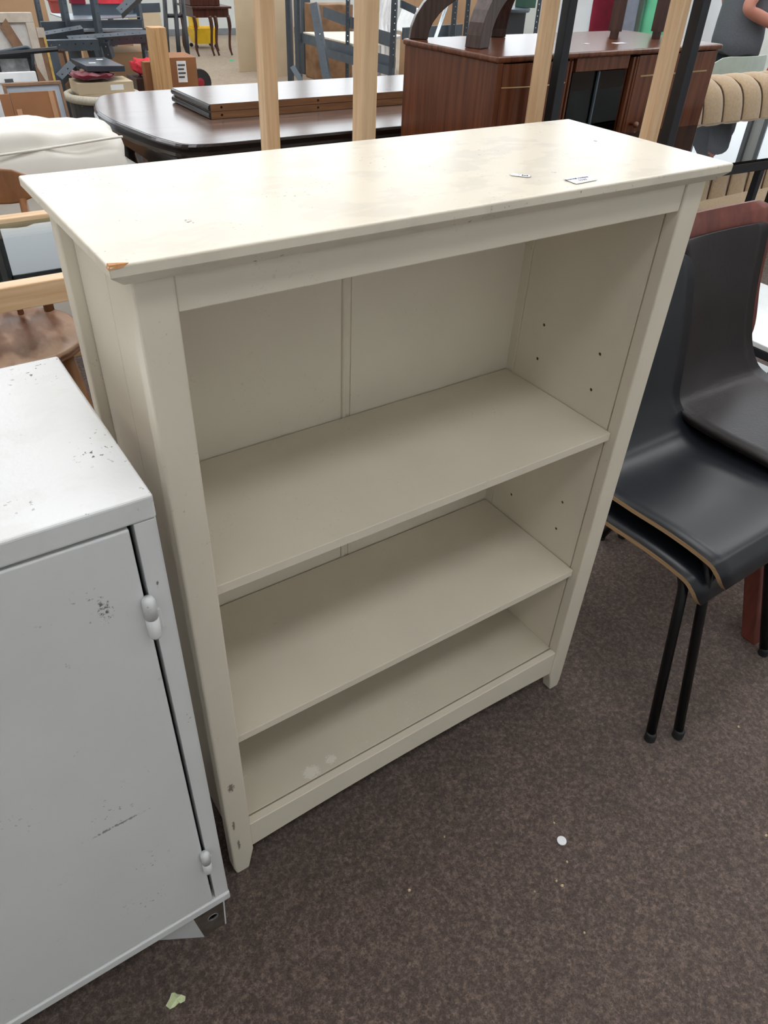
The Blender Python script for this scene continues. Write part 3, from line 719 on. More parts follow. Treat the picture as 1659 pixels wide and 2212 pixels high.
MB().box(tx0 + .16, tx1 - .16, ty1 - .15, ty1 - .12, tz - .16, tz - .06).build('apron', M_MAHEDGE, dt)
for y in (0,):
    MB().box(tx0 + .13, tx0 + .16, ty0 + .15, ty1 - .15, tz - .16, tz - .06).build('apron', M_MAHEDGE, dt)
    MB().box(tx1 - .16, tx1 - .13, ty0 + .15, ty1 - .15, tz - .16, tz - .06).build('apron', M_MAHEDGE, dt)
for x in (tx0 + .20, tx1 - .20):
    for y in (ty0 + .19, ty1 - .19):
        MB().lathe([(.03, 0), (.035, .03), (.022, .06), (.03, .12), (.048, .30), (.055, .42), (.036, .50), (.05, .53), (.05, tz - .06)], (x, y, 0), 16).build('leg', M_MAHEDGE, dt, smooth=True)
for i in range(2):                          # two spare leaves stacked on it
    z0 = tz + .002 + i * .031
    lf = thing('table_leaf', 'spare mahogany table leaf with raw doweled edge, %s of the two stacked' % ('upper' if i else 'lower'), 'table leaf', (1.9, 3.03, z0), 'spare table leaves')
    xa, xb, ya, yb = 1.235, 2.78, 2.80 - .0, 3.25
    drill(MB().box(xa + .012, xb - .012, ya, yb, z0 + .001, z0 + .0295).build('leaf_board', [M_RAWOAK], lf), [((x, ya, z0 + .015), 'y', .006, .02) for x in (1.30, 1.80, 2.33)])
    MB().box(xa + .010, xb - .010, ya + .0008, yb - .0008, z0 + .0290, z0 + .0305).build('polished_face', M_MAHOG, lf)
    for (xs_, s) in ((xa, 1), (xb, -1)):
        prof = [(xs_ + s * .012, z0 + .002), (xs_ + s * .003, z0 + .006), (xs_, z0 + .015), (xs_ + s * .003, z0 + .024), (xs_ + s * .012, z0 + .0302)]
        MB().prism([(x, ya, z) for x, z in prof], [(x, yb, z) for x, z in prof]).build('moulded_end', M_MAHEDGE, lf, smooth=False)
    for k, x in enumerate((1.30, 1.80, 2.33)):
        MB().lathe([(.0058, ya + .001), (.0058, ya + .0195), (.005, ya + .0195), (.005, ya + .001)], (x, 0, z0 + .015), 12, axis='y', cap=False).build('dowel_hole', M_HOLE, lf)

# ================================================================== teak display sideboard
sb = thing('sideboard', 'glossy teak sideboard with glass sliding doors between two cupboards', 'sideboard', (0, 0, 0))
SL, SDp, SH = 1.435, .565, 1.093
MB().box(.0, .018, .0, SDp, .12, SH - .022).build('side_panel', M_TEAK, sb, bevel=.002)
MB().box(SL - .018, SL, .0, SDp, .12, SH - .022).build('side_panel', M_TEAK, sb, bevel=.002)
MB().box(.018, SL - .018, SDp - .012, SDp, .12, SH - .022).build('back_panel', M_TEAK, sb)
MB().box(.018, SL - .018, .01, SDp - .012, .12, .14).build('bottom_board', M_TEAK, sb)
MB().box(-.012, SL + .012, -.012, SDp + .004, SH - .022, SH).build('top_board', M_TEAK, sb, bevel=.008, seg=3)
d1, d2 = .44, .80                                         # cupboard divisions
for x in (d1, d2): MB().box(x - .012, x + .012, .02, SDp - .012, .14, SH - .022).build('divider', M_TEAK, sb)
MB().box(.0, .018 + .014, -.006, .012, .12, SH - .022).build('corner_moulding', M_TEAK, sb, bevel=.004)
# bowed left door, flat right door
prof = [(.033 + (d1 - .05 - .033) * k / 12, -.004 - .022 * (1 - (k / 6 - 1) ** 2)) for k in range(13)]
pl = [(x, y) for x, y in prof] + [(d1 - .05, .018), (.033, .018)]
ld = MB().prism([(x, y, .16) for x, y in pl], [(x, y, SH - .026) for x, y in pl]).build('door', M_TEAK, sb)
MB().tube([(x, y - .0008, SH - .105) for x, y in prof[0:13]], .0028, 6).build('inlay_line', M_STRIPE, ld)
MB().lathe([(.0, -.062), (.012, -.058), (.014, -.046), (.007, -.036), (.008, -.02)], (d1 - .10, 0, .82), 12, axis='y').build('knob', M_TEAK, ld, smooth=True)
rd = MB().box(d2 + .05, SL - .022, -.004, .018, .16, SH - .026).build('door', M_TEAK, sb, bevel=.002)
MB().box(d2 + .08, SL - .06, -.006, -.003, SH - .108, SH - .102).build('inlay_line', M_STRIPE, rd)
MB().lathe([(.0, -.045), (.012, -.042), (.014, -.032), (.006, -.022), (.008, -.004)], (d2 + .085, 0, .80), 12, axis='y').build('knob', M_TEAK, rd, smooth=True)
for (xa, xb) in ((d1 - .048, d1 - .012), (d2 + .012, d2 + .048)):
    cm = MB()
    for k in range(3): cm.box(xa + k * .012, xa + k * .012 + .011, -.004 + k % 2 * .006, .018, .16, SH - .03)
    cm.build('reeded_pilaster', M_TEAK, sb, bevel=.003)
MB().box(d1 + .012, d2 - .012, .0, .02, SH - .072, SH - .022).build('glass_rail', M_TEAK, sb, bevel=.002)
MB().box(d1 + .014, d1 + .19, .014, .018, .16, SH - .075).build('glass_door', M_GLASSD, sb)
MB().box(d1 + .17, d2 - .014, .006, .010, .16, SH - .075).build('glass_door', M_GLASSD, sb)
MB().box(d1 + .166, d1 + .174, .003, .012, .16, SH - .075).build('glass_edge', M_STEEL, sb)
for z in (.44, .76): MB().box(d1 + .013, d2 - .013, .05, SDp - .013, z, z + .016).build('inner_shelf', M_TEAK, sb)
for x in (.06, SL - .06):
    for y in (.06, SDp - .06): MB().tube([(x, y, .13), (x, y, 0)], [.022, .014], 12).build('leg', M_TEAK, sb, smooth=True)
pc = PZ(1075, 122, SH); pr = PZ(1550, 95, SH)
sang = math.atan2(pr.y - pc.y, pr.x - pc.x)
sb.location = (pc.x, pc.y, 0); sb.rotation_euler.z = sang
SBM = Matrix.Translation((pc.x, pc.y, 0)) @ Matrix.Rotation(sang, 4, 'Z')

# dark oak pedestal table with curved feet standing on the sideboard
ZT = SH + .0005
f1, f2, f3 = PZ(903, 83, ZT), PZ(1030, 103, ZT), PZ(1070, 78, ZT)
hub = f2 + Vector((.30, .10, 0)); hub.z = ZT + .24
ot = thing('oak_stand', 'dark oak stand with thick curved legs on top of the sideboard', 'stand', (hub.x, hub.y, ZT))
for f in (f1, f2, f3):
    dirv = Vector((hub.x - f.x, hub.y - f.y, 0)); L = dirv.length; dirv.normalize(); sd = Vector((-dirv.y, dirv.x, 0)) * .034
    R = []
    for k in range(11):
        t = k / 10; a = t * math.pi / 2
        c = Vector((f.x, f.y, ZT)) + dirv * (L * (1 - math.cos(a))) + Vector((0, 0, .24 * math.sin(a)))
        nrm = (dirv * math.cos(a) * -1 + Vector((0, 0, math.sin(a)))) if k else dirv * -1
        wv = nrm * .038
        R.append([c - wv - sd, c + wv - sd, c + wv + sd, c - wv + sd])
    MB().rings(R).build('curved_leg', M_OAKDK, ot, bevel=.003)
MB().lathe([(.05, ZT + .19), (.065, ZT + .20), (.065, ZT + .44), (.05, ZT + .46)], (hub.x, hub.y, 0), 20).build('hub', M_OAKDK, ot, smooth=False)
MB().lathe([(.23, ZT + .46), (.24, ZT + .468), (.24, ZT + .478), (.23, ZT + .486)], (hub.x, hub.y, 0), 32).build('table_top', M_OAKDK, ot)
# small square-legged table on the right half of the sideboard
sl = [PZ(1325, 84, ZT), PZ(1416, 84, ZT)]
stb = thing('small_table', 'small dark wooden table with square legs on the sideboard', 'table', ((sl[0].x + sl[1].x) / 2, sl[0].y + .1, ZT))
for p in sl + [p + Vector((p.x - CAM.x, p.y - CAM.y, 0)).normalized() * .2 for p in sl]:
    MB().rings([[(p.x + dx * .014, p.y + dy * .014, z) for dx, dy in ((-1, -1), (1, -1), (1, 1), (-1, 1))] for z in (ZT, ZT + .03)]).build('foot', M_TEAKD, stb)
    MB().rings([[(p.x + dx * .021, p.y + dy * .021, z) for dx, dy in ((-1, -1), (1, -1), (1, 1), (-1, 1))] for z in (ZT + .03, ZT + .42)]).build('leg', M_TEAKD, stb)
MB().box(sl[0].x - .05, sl[1].x + .05, sl[0].y - .05, sl[0].y + .25, ZT + .42, ZT + .445).build('table_top', M_TEAKD, stb, bevel=.004)
for (u, v, w_, d_) in ((1267, 94, .012, .02), (1338, 93, .035, .03)):
    p = PZ(u, v, SH + .001)
    tag(MB().box(p.x - w_, p.x + w_, p.y - d_ / 2, p.y + d_ / 2, SH + .0005, SH + .0012).build('paper_scrap', M_PAPER), 'small white paper scrap lying on the sideboard top' if w_ < .02 else 'larger white paper ticket lying on the sideboard top', 'paper')

# ================================================================== far right: cloths, chairs, person
def drape(name, u0, u1, y, mat, label, depth=.10, ztop=1.75, seed=0, wav=.02):
    a, b = PY(u0, 60, y), PY(u1, 60, y); rnd = random.Random(seed); n = 14; F = []; B = []
    ph = rnd.uniform(0, 6)
    for k in range(n + 1):
        t = k / n; x = a.x + (b.x - a.x) * t; yy = a.y - depth / 2 * math.sin(math.pi * t) + wav * math.sin(9 * t + ph)
        F.append((x, yy))
    for k in range(n, -1, -1):
        t = k / n; x = a.x + (b.x - a.x) * t; F.append((x, a.y + depth / 2 * (math.sin(math.pi * t) + .15)))
    R = []
    for z in (0, .3, .7, 1.0, 1.3, ztop):
        R.append([(x + .01 * math.sin(3 * z + ph), yy + .008 * math.sin(5 * z + 12 * x), z) for x, yy in F])
    return tag(MB().rings(R).build(name, mat, smooth=True), label, 'fabric roll', 'fabric rolls standing behind the sideboard')
drape('fabric_roll', 1196, 1272, 4.0, M_WHITECL, 'white cloth roll standing behind the sideboard beside the red roll', .26, 1.75, 1)
drape('fabric_roll', 1270, 1347, 4.35, M_REDCL, 'deep red cloth roll standing behind the sideboard', .26, 1.7, 2)
drape('fabric_roll', 1345, 1369, 4.0, M_GREYCL, 'slim blue-grey cloth roll beside the red roll', .12, 1.7, 3, .01)
drape('fabric_roll', 1370, 1387, 4.20, M_GREY2CL, 'slim olive-grey cloth roll beside the mint green roll', .12, 1.7, 4, .01)
drape('fabric_roll', 1390, 1442, 3.9, M_GREENCL, 'mint green cloth roll standing behind the sideboard', .24, 1.72, 5)
drape('fabric_roll', 1448, 1556, 4.5, M_WHITECL, 'broad white cloth roll standing behind the person', .30, 1.8, 6)

# pale green chairs behind the tan sofa
def tub(u0, u1, vtop, y, z0, label, dy=.03):
    a, b = PY(u0, vtop, y), PY(u1, vtop, y)
    r = thing('green_chair', label, 'chair', ((a.x + b.x) / 2, y + .2, 0), 'pale green moulded chairs')
    xm, hw, zt = (a.x + b.x) / 2, (b.x - a.x) / 2, a.z
    R = []
    for k in range(15):
        t = -1 + k / 7; x = xm + hw * t; yy = y + .10 * t * t; zz = zt - .09 * max(0, abs(t) - .6) ** 2 / .16
        R.append([(x, yy, .42), (x, yy + .012, .42), (x, yy + .022, zz), (x, yy + .01, zz + .003)])
    MB().rings(R).build('backrest', M_GREENPL, r, smooth=False, bevel=.003)
    MB().box(xm - hw * .95, xm + hw * .95, y + .03, y + .48, .42, .45).build('seat', M_GREENPL, r, bevel=.012, seg=3)
    for sx in (-1, 1):
        for yy in (y + .08, y + .42): MB().tube([(xm + sx * hw * .8, yy, .42), (xm + sx * hw * .9, yy, 0)], .012, 10).build('leg', M_BLKTUBE, r, smooth=True)
    return r
tub(1562, 1690, 127, 2.62, 0, 'pale green moulded chair with a tall rounded back behind the sofa')
tub(1504, 1546, 129, 3.16, 0, 'pale green moulded chair half hidden by the sideboard end')

# person in a grey t-shirt, half hidden by the chairs
def skin_mesh(name, verts, edges, mat, parent, root=0, sub=2):
    me = bpy.data.meshes.new(name); me.from_pydata([v[0] for v in verts], edges, []); me.materials.append(mat)
    o = bpy.data.objects.new(name, me); COL.objects.link(o)
    md = o.modifiers.new('skin', 'SKIN'); md.use_smooth_shade = True
    for i, v in enumerate(verts):
        sv = me.skin_vertices[0].data[i]; r = v[1]; sv.radius = r if isinstance(r, tuple) else (r, r); sv.use_root = (i == root)
    ss = o.modifiers.new('sub', 'SUBSURF'); ss.levels = sub; ss.render_levels = sub
    if parent is not None: attach(o, parent)
    return o
pp = PY(1600, 120, 3.40)
per = thing('person', 'person in a grey t-shirt with one forearm held across the waist', 'person', (0, 0, 0))
# local frame: person faces +x, z up; left side towards the camera (-y)
bv = [((0, 0, .93), .13), ((0, 0, 1.08), (.12, .14)), ((.01, 0, 1.28), (.13, .17)), ((.0, 0, 1.44), (.10, .13)), ((.01, 0, 1.52), .055), ((.03, 0, 1.60), (.085, .08)), ((.035, 0, 1.70), (.095, .085)), ((.03, 0, 1.755), (.07, .06)),
      ((.0, -.10, .88), .095), ((.01, -.105, .48), .062), ((-.01, -.11, .10), .040), ((.10, -.115, .04), .038), ((.17, -.115, .025), .026),
      ((.0, .10, .88), .095), ((.01, .105, .48), .062), ((-.01, .11, .10), .040), ((.10, .115, .04), .038), ((.17, .115, .025), .026),
      ((.0, -.17, 1.40), .062), ((-.17, -.235, 1.10), .050), ((.04, -.250, 1.03), .043), ((.20, -.225, .99), .030), ((.265, -.20, .985), .028),
      ((.0, .17, 1.40), .062), ((-.03, .25, 1.11), .048), ((.20, .19, 1.05), .030), ((.25, .17, 1.04), .028)]
be = [(0, 1), (1, 2), (2, 3), (3, 4), (4, 5), (5, 6), (6, 7), (0, 8), (8, 9), (9, 10), (10, 11), (11, 12), (0, 13), (13, 14), (14, 15), (15, 16), (16, 17), (3, 18), (18, 19), (19, 20), (20, 21), (21, 22), (3, 23), (23, 24), (24, 25), (25, 26)]
k0 = len(bv)
for (hx, hy, hz, s) in ((.265, -.20, .985, -1), (.25, .17, 1.04, 1)):        # fingers and thumb
    b0 = 22 if s < 0 else 26
    for j in range(4):
        dy = (-.027 + .018 * j); ln = (.055, .065, .062, .048)[j]
        i = len(bv); bv += [((hx + .035, hy + dy * .9, hz + .004), .0095), ((hx + .035 + ln * .55, hy + dy, hz - .010), .0088), ((hx + .035 + ln * .85, hy + dy, hz - .036), .0078)]
        be += [(b0, i), (i, i + 1), (i + 1, i + 2)]
    i = len(bv); bv += [((hx + .012, hy - s * .034, hz + .012), .011), ((hx + .045, hy - s * .048, hz + .006), .0095)]
    be += [(b0, i), (i, i + 1)]
skin_mesh('body', bv, be, M_SKIN, per)
def ell(cx, cy, z, rx, ry, n=20): return [(cx + rx * math.cos(2 * math.pi * k / n), cy + ry * math.sin(2 * math.pi * k / n), z + .012 * math.sin(5 * 2 * math.pi * k / n + z * 20)) for k in range(n)]
tsm = MB().rings([ell(0, 0, .80, .155, .185), ell(0, 0, .81, .175, .205), ell(-.005, 0, .90, .180, .205), ell(-.01, 0, 1.0, .172, .198), ell(-.005, 0, 1.15, .165, .200), ell(0, 0, 1.30, .160, .205), ell(0, 0, 1.42, .130, .180), ell(.0, 0, 1.49, .085, .10), ell(.005, 0, 1.51, .07, .08)])
tsm.tube([(0, -.14, 1.42), (-.05, -.20, 1.33), (-.11, -.225, 1.22)], [.085, .085, .08], 14); tsm.tube([(0, .14, 1.42), (-.01, .20, 1.33), (-.02, .235, 1.22)], [.085, .085, .08], 14)
tsm.build('tshirt', M_TSHIRT, per, smooth=True)
tv = [((0, 0, .93), (.105, .13)), ((0, -.10, .85), .112), ((.012, -.105, .48), .085), ((-.008, -.11, .09), .068), ((0, .10, .85), .112), ((.012, .105, .48), .085), ((-.008, .11, .09), .068)]
skin_mesh('trousers', tv, [(0, 1), (1, 2), (2, 3), (0, 4), (4, 5), (5, 6)], M_TROUSER, per)
for sy in (-1, 1):
    MB().rings([[(x, sy * .113 + y, z) for x, y in [(-.065, -.035), (.08, -.045), (.17, -.04), (.215, 0), (.17, .04), (.08, .045), (-.065, .035), (-.08, 0)]] if z < .03 else
                [(x * .8, sy * .113 + y * .8, z) for x, y in [(-.065, -.035), (.06, -.04), (.14, -.035), (.19, 0), (.14, .035), (.06, .04), (-.065, .035), (-.08, 0)]] for z in (.0, .02, .075)]).build('shoe', M_RUBBER, per, bevel=.01, seg=3)
hm = puff(-.085, .095, -.088, .088, 1.63, 1.785, .9, 12, .004, 4); hm.build('hair', M_HAIR, per, smooth=True)
for sx in (-1, 1): MB().lathe([(.0, -.006), (.009, -.004), (.010, .0), (.0, .006)], (.113, sx * .031, 1.665), 10, axis='x').build('eye', M_PAPER, per, smooth=True)
MB().rings([[(.112, -.012, 1.66), (.112, .012, 1.66), (.118, 0, 1.668)], [(.118, -.017, 1.625), (.118, .017, 1.625), (.142, 0, 1.63)], [(.110, -.010, 1.618), (.110, .010, 1.618), (.122, 0, 1.618)]]).build('nose', M_SKIN, per, smooth=True)
MB().box(.106, .116, -.024, .024, 1.588, 1.598).build('mouth', M_TERRA, per, bevel=.003)
for sx in (-1, 1): MB().lathe([(.0, -.012), (.02, -.008), (.024, 0), (.012, .01)], (.03, sx * .088, 1.655), 12, axis='y').build('ear', M_SKIN, per, smooth=True)
pe = PY(1583, 12, 3.9)
per.location = (pp.x - .10, 3.40, 0); per.rotation_euler.z = -.35
hs = tag(MB().tube(crom([(pp.x + .40, 3.40, .0), (pp.x + .40, 3.38, .55), (pp.x + .44, 3.36, .74), (pp.x + .56, 3.36, .82), (pp.x + .70, 3.38, .74), (pp.x + .74, 3.40, 0)], 6), .022, 10).build('red_hose_loop', M_RED, smooth=True), 'red plastic tube loop rising beside the person', 'tube')

# ================================================================== far left: frames, basket, steel shelving
def lean(name, mat, uL, vL, uR, vR, y, z0, ln, th, label, cat, parts=None, group=None, rim=None, inner=None, bw=.02):
    """panel leaning back against what is behind it: top edge through two pixels at depth y"""
    a, b = PY(uL, vL, y), PY(uR, vR, y)
    r = thing(name, label, cat, ((a.x + b.x) / 2, y - ln / 2, z0), group)
    zt = (a.z + b.z) / 2; dxx = b.x - a.x
    def P(s, t, d): return (a.x + dxx * s, y - ln * (1 - t) + d, z0 + (zt - z0) * t)
    def slab(s0, s1, t0, t1, d0, d1): return MB().hexa([P(s0, t0, d0), P(s1, t0, d0), P(s1, t0, d1), P(s0, t0, d1), P(s0, t1, d0), P(s1, t1, d0), P(s1, t1, d1), P(s0, t1, d1)])
    bs, bt = bw / abs(dxx), bw / (zt - z0)
    if rim:
        for q in ((0, 1, 1 - bt, 1), (0, 1, 0, bt), (0, bs, bt, 1 - bt), (1 - bs, 1, bt, 1 - bt)): slab(*q, 0, th).build('frame_bar', rim, r, bevel=.002)
        slab(bs * .8, 1 - bs * .8, bt * .8, 1 - bt * .8, th * .5, th * .8).build('picture', mat, r)
    else: slab(0, 1, 0, 1, 0, th).build('sheet', mat, r)
    for (nm, m, s0, s1, t0, t1, d) in (parts or []): slab(s0, s1, t0, t1, d, d + .003).build(nm, m, r)
    return r, P
M_FRBR = M_BRACE
lean('framed_print', M_MATTB, 5, 183, 131, 173, 3.98, 0, .20, .022, 'thin brown frame with pale blue mount leaning behind the white sofa', 'picture', rim=M_FRBR, bw=.014, group='frames leaning in a pile')
lean('cardboard_sheet', M_CARDD, 20, 203, 118, 194, 3.90, 0, .16, .010, 'brown cardboard pack with tape across the front of the frames', 'cardboard',
     [('tape_strip', M_TAPE, 0, 1, .60, .615, -.004), ('tape_strip', M_TAPE, .84, .95, .2, 1.0, -.0035), ('tape_strip', M_TAPE, .06, .17, .2, .9, -.0035)])
lean('cardboard_sheet', M_CARDD, -2, 205, 19, 203, 3.90, 0, .16, .010, 'narrow brown cardboard edge beside the taped cardboard pack', 'cardboard')
lean('white_picture', M_WHITEPL, -30, 163, 76, 151, 4.12, 0, .16, .028, 'chunky white picture frame with small plate, behind the thin brown frame', 'picture', [('name_plate', M_INKK, .33, .5, .945, .965, -.004)], rim=M_WHITEPL, bw=.045, group='frames leaning in a pile')
lean('torn_print', M_TORN, -20, 115, 68, 110, 4.26, 0, .15, .02, 'torn grey print in a black frame behind the white frame', 'picture', rim=M_BLKMET, bw=.03, group='frames leaning in a pile')
tag(MB().tube(fillet([PY(-30, 118, 4.22), PY(60, 101, 4.22), PY(70, 112, 4.22), PY(72, 150, 4.22)], .03), .009, 8).build('bent_rod', M_STEEL, smooth=True), 'bent grey metal rod hooked over the black frame', 'rod')
tag(MB().tube([PY(-20, 119, 4.20), PY(124, 106, 4.20)], .013, 6).build('dark_batten', M_BLKMET), 'dark batten lying across the tops of the frames', 'batten')
cv, CP = lean('canvas', M_CANVAS, -60, 28, 68, 27, 4.50, 0, .22, .03, 'large stretched canvas seen from the back with a brown corner brace', 'canvas', rim=M_STRETCH, bw=.045, group='frames leaning in a pile')
pa, pb = CP(.46, .955, -.006), CP(.965, .60, -.006)
MB().hexa([Vector(pa) + Vector((-.02, 0, -.02)), Vector(pb) + Vector((-.02, 0, -.02)), Vector(pb) + Vector((-.02, .018, -.02)), Vector(pa) + Vector((-.02, .018, -.02)), Vector(pa) + Vector((.02, 0, .02)), Vector(pb) + Vector((.02, 0, .02)), Vector(pb) + Vector((.02, .018, .02)), Vector(pa) + Vector((.02, .018, .02))]).build('corner_brace', M_BRACE, cv)
lean('edged_board', M_BRACE, 78, 61, 94, 60, 4.62, 0, .12, .02, 'brown board with a yellow painted edge beside the canvas', 'board', [('yellow_edge', M_GOLD, .68, 1.0, 0, 1, -.004), ('pale_cap', M_STRETCH, 0, 1, .95, 1, -.0045)])
lean('dark_board', M_STEEL, 94, 112, 124, 110, 4.86, 0, .10, .02, 'dark blue-grey board leaning between the yellow-edged board and the frame', 'board')
lean('brown_picture', M_BRACE, 112, 108, 140, 106, 4.98, 0, .10, .02, 'narrow dark brown frame edge beside the grey board', 'picture', rim=M_OAKDK, bw=.012, group='frames leaning in a pile')

# basket of boxes
bz = .60; bc_ = PZ(220, 196, bz); brd = (PZ(300, 196, bz) - PZ(140, 196, bz)).length / 2
bk = thing('waste_basket', 'round dark bin with pale woven rim holding flat boxes', 'basket', (bc_.x, bc_.y, 0))
MB().lathe([(brd * .78, .0), (brd * .80, .01), (brd * .92, bz - .05), (brd * .90, bz - .05), (brd * .76, .02), (.0, .02)], (bc_.x, bc_.y, 0), 28).build('bin_body', M_BIN, bk, smooth=False)
tr = MB(); tor = [(bc_.x + brd * .95 * math.cos(2 * math.pi * k / 36), bc_.y + brd * .95 * math.sin(2 * math.pi * k / 36), bz - .025) for k in range(37)]
tr.tube(tor, .024, 8); tr.build('woven_rim', M_BASKET, bk, smooth=True)
MB().lathe([(.0, bz - .07), (brd * .9, bz - .07), (brd * .9, bz - .064), (0, bz - .064)], (bc_.x, bc_.y, 0), 24).build('lid_insert', M_BIN, bk)
MB().box(bc_.x - brd * .72, bc_.x - brd * .40, bc_.y - brd * .905, bc_.y - brd * .895, .30, .44).build('paper_label', M_PAPER, bk)
def crate(name, cx, cy, z0, sx, sy, sz, rot, mat, label, cat, group=None, sticker=True):
    r = thing(name, label, cat, (0, 0, 0), group)
    MB().box(-sx, sx, -sy, sy, 0, sz).build('box_body', mat, r, bevel=.002)
    if sticker: MB().box(sx * .15, sx * .62, -sy - .001, -sy + .001, sz * .3, sz * .75).build('sticker', M_PAPER, r)
    r.location = (cx, cy, z0); r.rotation_euler.z = rot; return r
zb = bz - .062
crate('flat_box', bc_.x + .01, bc_.y - .03, zb, .165, .10, .062, -.10, M_CARDP, 'lower flat cream cardboard box in the basket', 'box', 'flat boxes in the basket')
crate('flat_box', bc_.x + .0, bc_.y - .02, zb + .0625, .165, .10, .062, -.02, M_CARDP, 'upper flat cream cardboard box under the red cloth', 'box', 'flat boxes in the basket')
cl = puff(bc_.x - .17, bc_.x + .07, bc_.y - .13, bc_.y + .08, zb + .140, zb + .160, .6, 14, .006, 12).build('folded_cloth', M_MAROON, smooth=True)
tag(cl, 'crumpled maroon cloth between the flat boxes and black tray', 'cloth')
ta = [PZ(152, 126, zb + .20), PZ(187, 142, zb + .20), PZ(269, 142, zb + .20), PZ(226, 123, zb + .20)]
tyr = thing('black_tray', 'shallow black square tray lying upside down on the maroon cloth', 'tray', ((ta[0].x + ta[2].x) / 2, (ta[0].y + ta[2].y) / 2, zb + .17))
cen3 = sum(ta, Vector((0, 0, 0))) / 4
MB().prism([p - Vector((0, 0, .032)) for p in ta], ta).build('tray_body', M_NAVY, tyr, bevel=.003)
for s in (.3, .7): p = ta[1].lerp(ta[3], s); MB().box(p.x - .02, p.x + .02, p.y - .012, p.y + .012, p.z + .0002, p.z + .0012).build('sticker', M_PAPER, tyr)

# slotted-angle bars: local z along the bar, L section
def bar(name, a, b, mat, parent=None, w=.042, t=.003, spin=0.0):
    a, b = Vector(a), Vector(b); L = (b - a).length; zax = (b - a).normalized()
    ref = Vector((0, -1, 0)); xax = (ref - zax * ref.dot(zax))
    if xax.length < 1e-3: xax = Vector((1, 0, 0))
    xax.normalize(); yax = zax.cross(xax)
    M = Matrix((xax, yax, zax)).transposed().to_4x4(); M = Matrix.Translation(a) @ M @ Matrix.Rotation(spin, 4, 'Z')
    mb = MB().box(0, w, 0, t, 0, L).box(0, t, t, w, 0, L)
    o = mb.build(name, mat, parent)
    o.matrix_basis = M
    return o
def pbar(root, nm, u0, v0, u1, v1, y0, y1=None, w=.042, mat=None, spin=math.pi * .75):
    return bar(nm, PY(u0, v0, y0), PY(u1, v1, y0 if y1 is None else y1), mat or M_SLOT, root, w, .003, spin)
def down(u, v, y, z=0):         # floor point under a pixel point
    p = PY(u, v, y); return Vector((p.x, p.y, z))
rk = thing('steel_shelving', 'dark grey slotted-angle shelving frame behind the picture frames', 'shelving', tuple(down(220, 60, 5.7)))
def up(root, u, v, y, zt=1.5, w=.045, mat=None, nm='upright'):
    p = PY(u, v, y); return bar(nm, (p.x, y, 0), (p.x, y, zt), mat or M_SLOT, root, w, .003, math.pi * 1.25)
for (u, y, m) in ((149, 5.45, M_SLOT), (91, 6.15, M_SLOTD), (216, 5.40, M_SLOTD), (308, 5.50, M_SLOT), (243, 6.15, M_SLOTD)): up(rk, u, 30, y, 1.5, .06 if u in (149, 216) else .045, m)
def pslab(name, P4, th, mat, parent, dirv=(0, 0, 1)):
    d = Vector(dirv) * th; return MB().prism([Vector(p) for p in P4], [Vector(p) + d for p in P4]).build(name, mat, parent)
def beam(root, u0, v0, u1, v1, y0, y1, h, mat=None, nm='beam'):
    a, b = PY(u0, v0, y0), PY(u1, v1, y1); d = Vector((0, .025, 0))
    return MB().hexa([a - Vector((0, 0, h)), b - Vector((0, 0, h)), b + d - Vector((0, 0, h)), a + d - Vector((0, 0, h)), a, b, b + d, a + d]).build(nm, mat or M_STEEL, root, bevel=.002)
beam(rk, 155, 9, 292, 8, 5.9, 5.9, .075)
beam(rk, 285, 8, 345, 6, 5.9, 5.9, .06)
zsh = PY(200, 40, 5.45).z
pslab('shelf_panel', [PY(108, 29, 6.1), PY(150, 43, 5.47), PY(305, 35, 5.47), PY(300, 28, 6.1)], .006, M_GALV, rk, (0, 0, -1))
beam(rk, 88, 47, 306, 42, 5.46, 5.46, .07, M_SLOTD)
beam(rk, 80, 60, 312, 60, 5.62, 5.62, .10, M_STEEL)
beam(rk, 262, 50, 318, 62, 6.1, 5.5, .05, M_STEEL)
beam(rk, 178, 62, 308, 61, 5.44, 5.44, .02, M_GALV, 'shelf_lip')
def loose(u0, v0, u1, v1, y0, y1, label, w=.05, mat=None, spin=math.pi * .75, root=None):
    o = bar('slotted_bar', PY(u0, v0, y0), PY(u1, v1, y1), mat or M_SLOT, root or rk, w, .003, spin); o['label'] = label; return o
loose(96, 76, 180, 62, 5.2, 5.2, 'short toothed steel bar tilted upward over the slotted channel', .05, M_SLOTD, math.pi * .6)
loose(150, 86, 324, 73, 5.1, 5.1, 'long dark toothed steel bar lying across the shelving front', .055, M_SLOTD, math.pi * .6)
loose(100, 88, 212, 85, 5.0, 5.0, 'pale grey slotted channel below the toothed bars', .06, M_SLOT, math.pi * .5)
for (u0, v0, u1, v1, y, lb_) in ((262, 30, 305, -10, 5.35, 'pale steel strut slanting up from the bright shelf'), (200, 100, 216, 150, 5.05, 'steel strut hanging below the slotted channel'), (165, 100, 172, 150, 5.05, 'dark steel strut hanging beside the brown frame'),
                                   (232, 92, 243, 128, 5.08, 'dark perforated strut below the long toothed bar'), (318, 82, 322, 110, 5.1, 'short perforated strut below the long bar end'), (135, 172, 164, 142, 4.7, 'thin steel strut leaning behind the basket')):
    loose(u0, v0, u1, v1, y, y + .02, lb_, .05, M_SLOTD if 'dark' in lb_ else M_SLOT)
pot = PY(127, 28, 5.8)
tp = thing('terracotta_pot', 'terracotta pot with a rolled rim on the bright shelf', 'pot', (pot.x, pot.y, pot.z))
MB().lathe([(.045, 0), (.05, .005), (.058, .07), (.066, .072), (.066, .095), (.052, .095), (.04, .02), (0, .02)], (pot.x, pot.y, pot.z + .001), 20).build('pot_body', M_TERRA, tp)
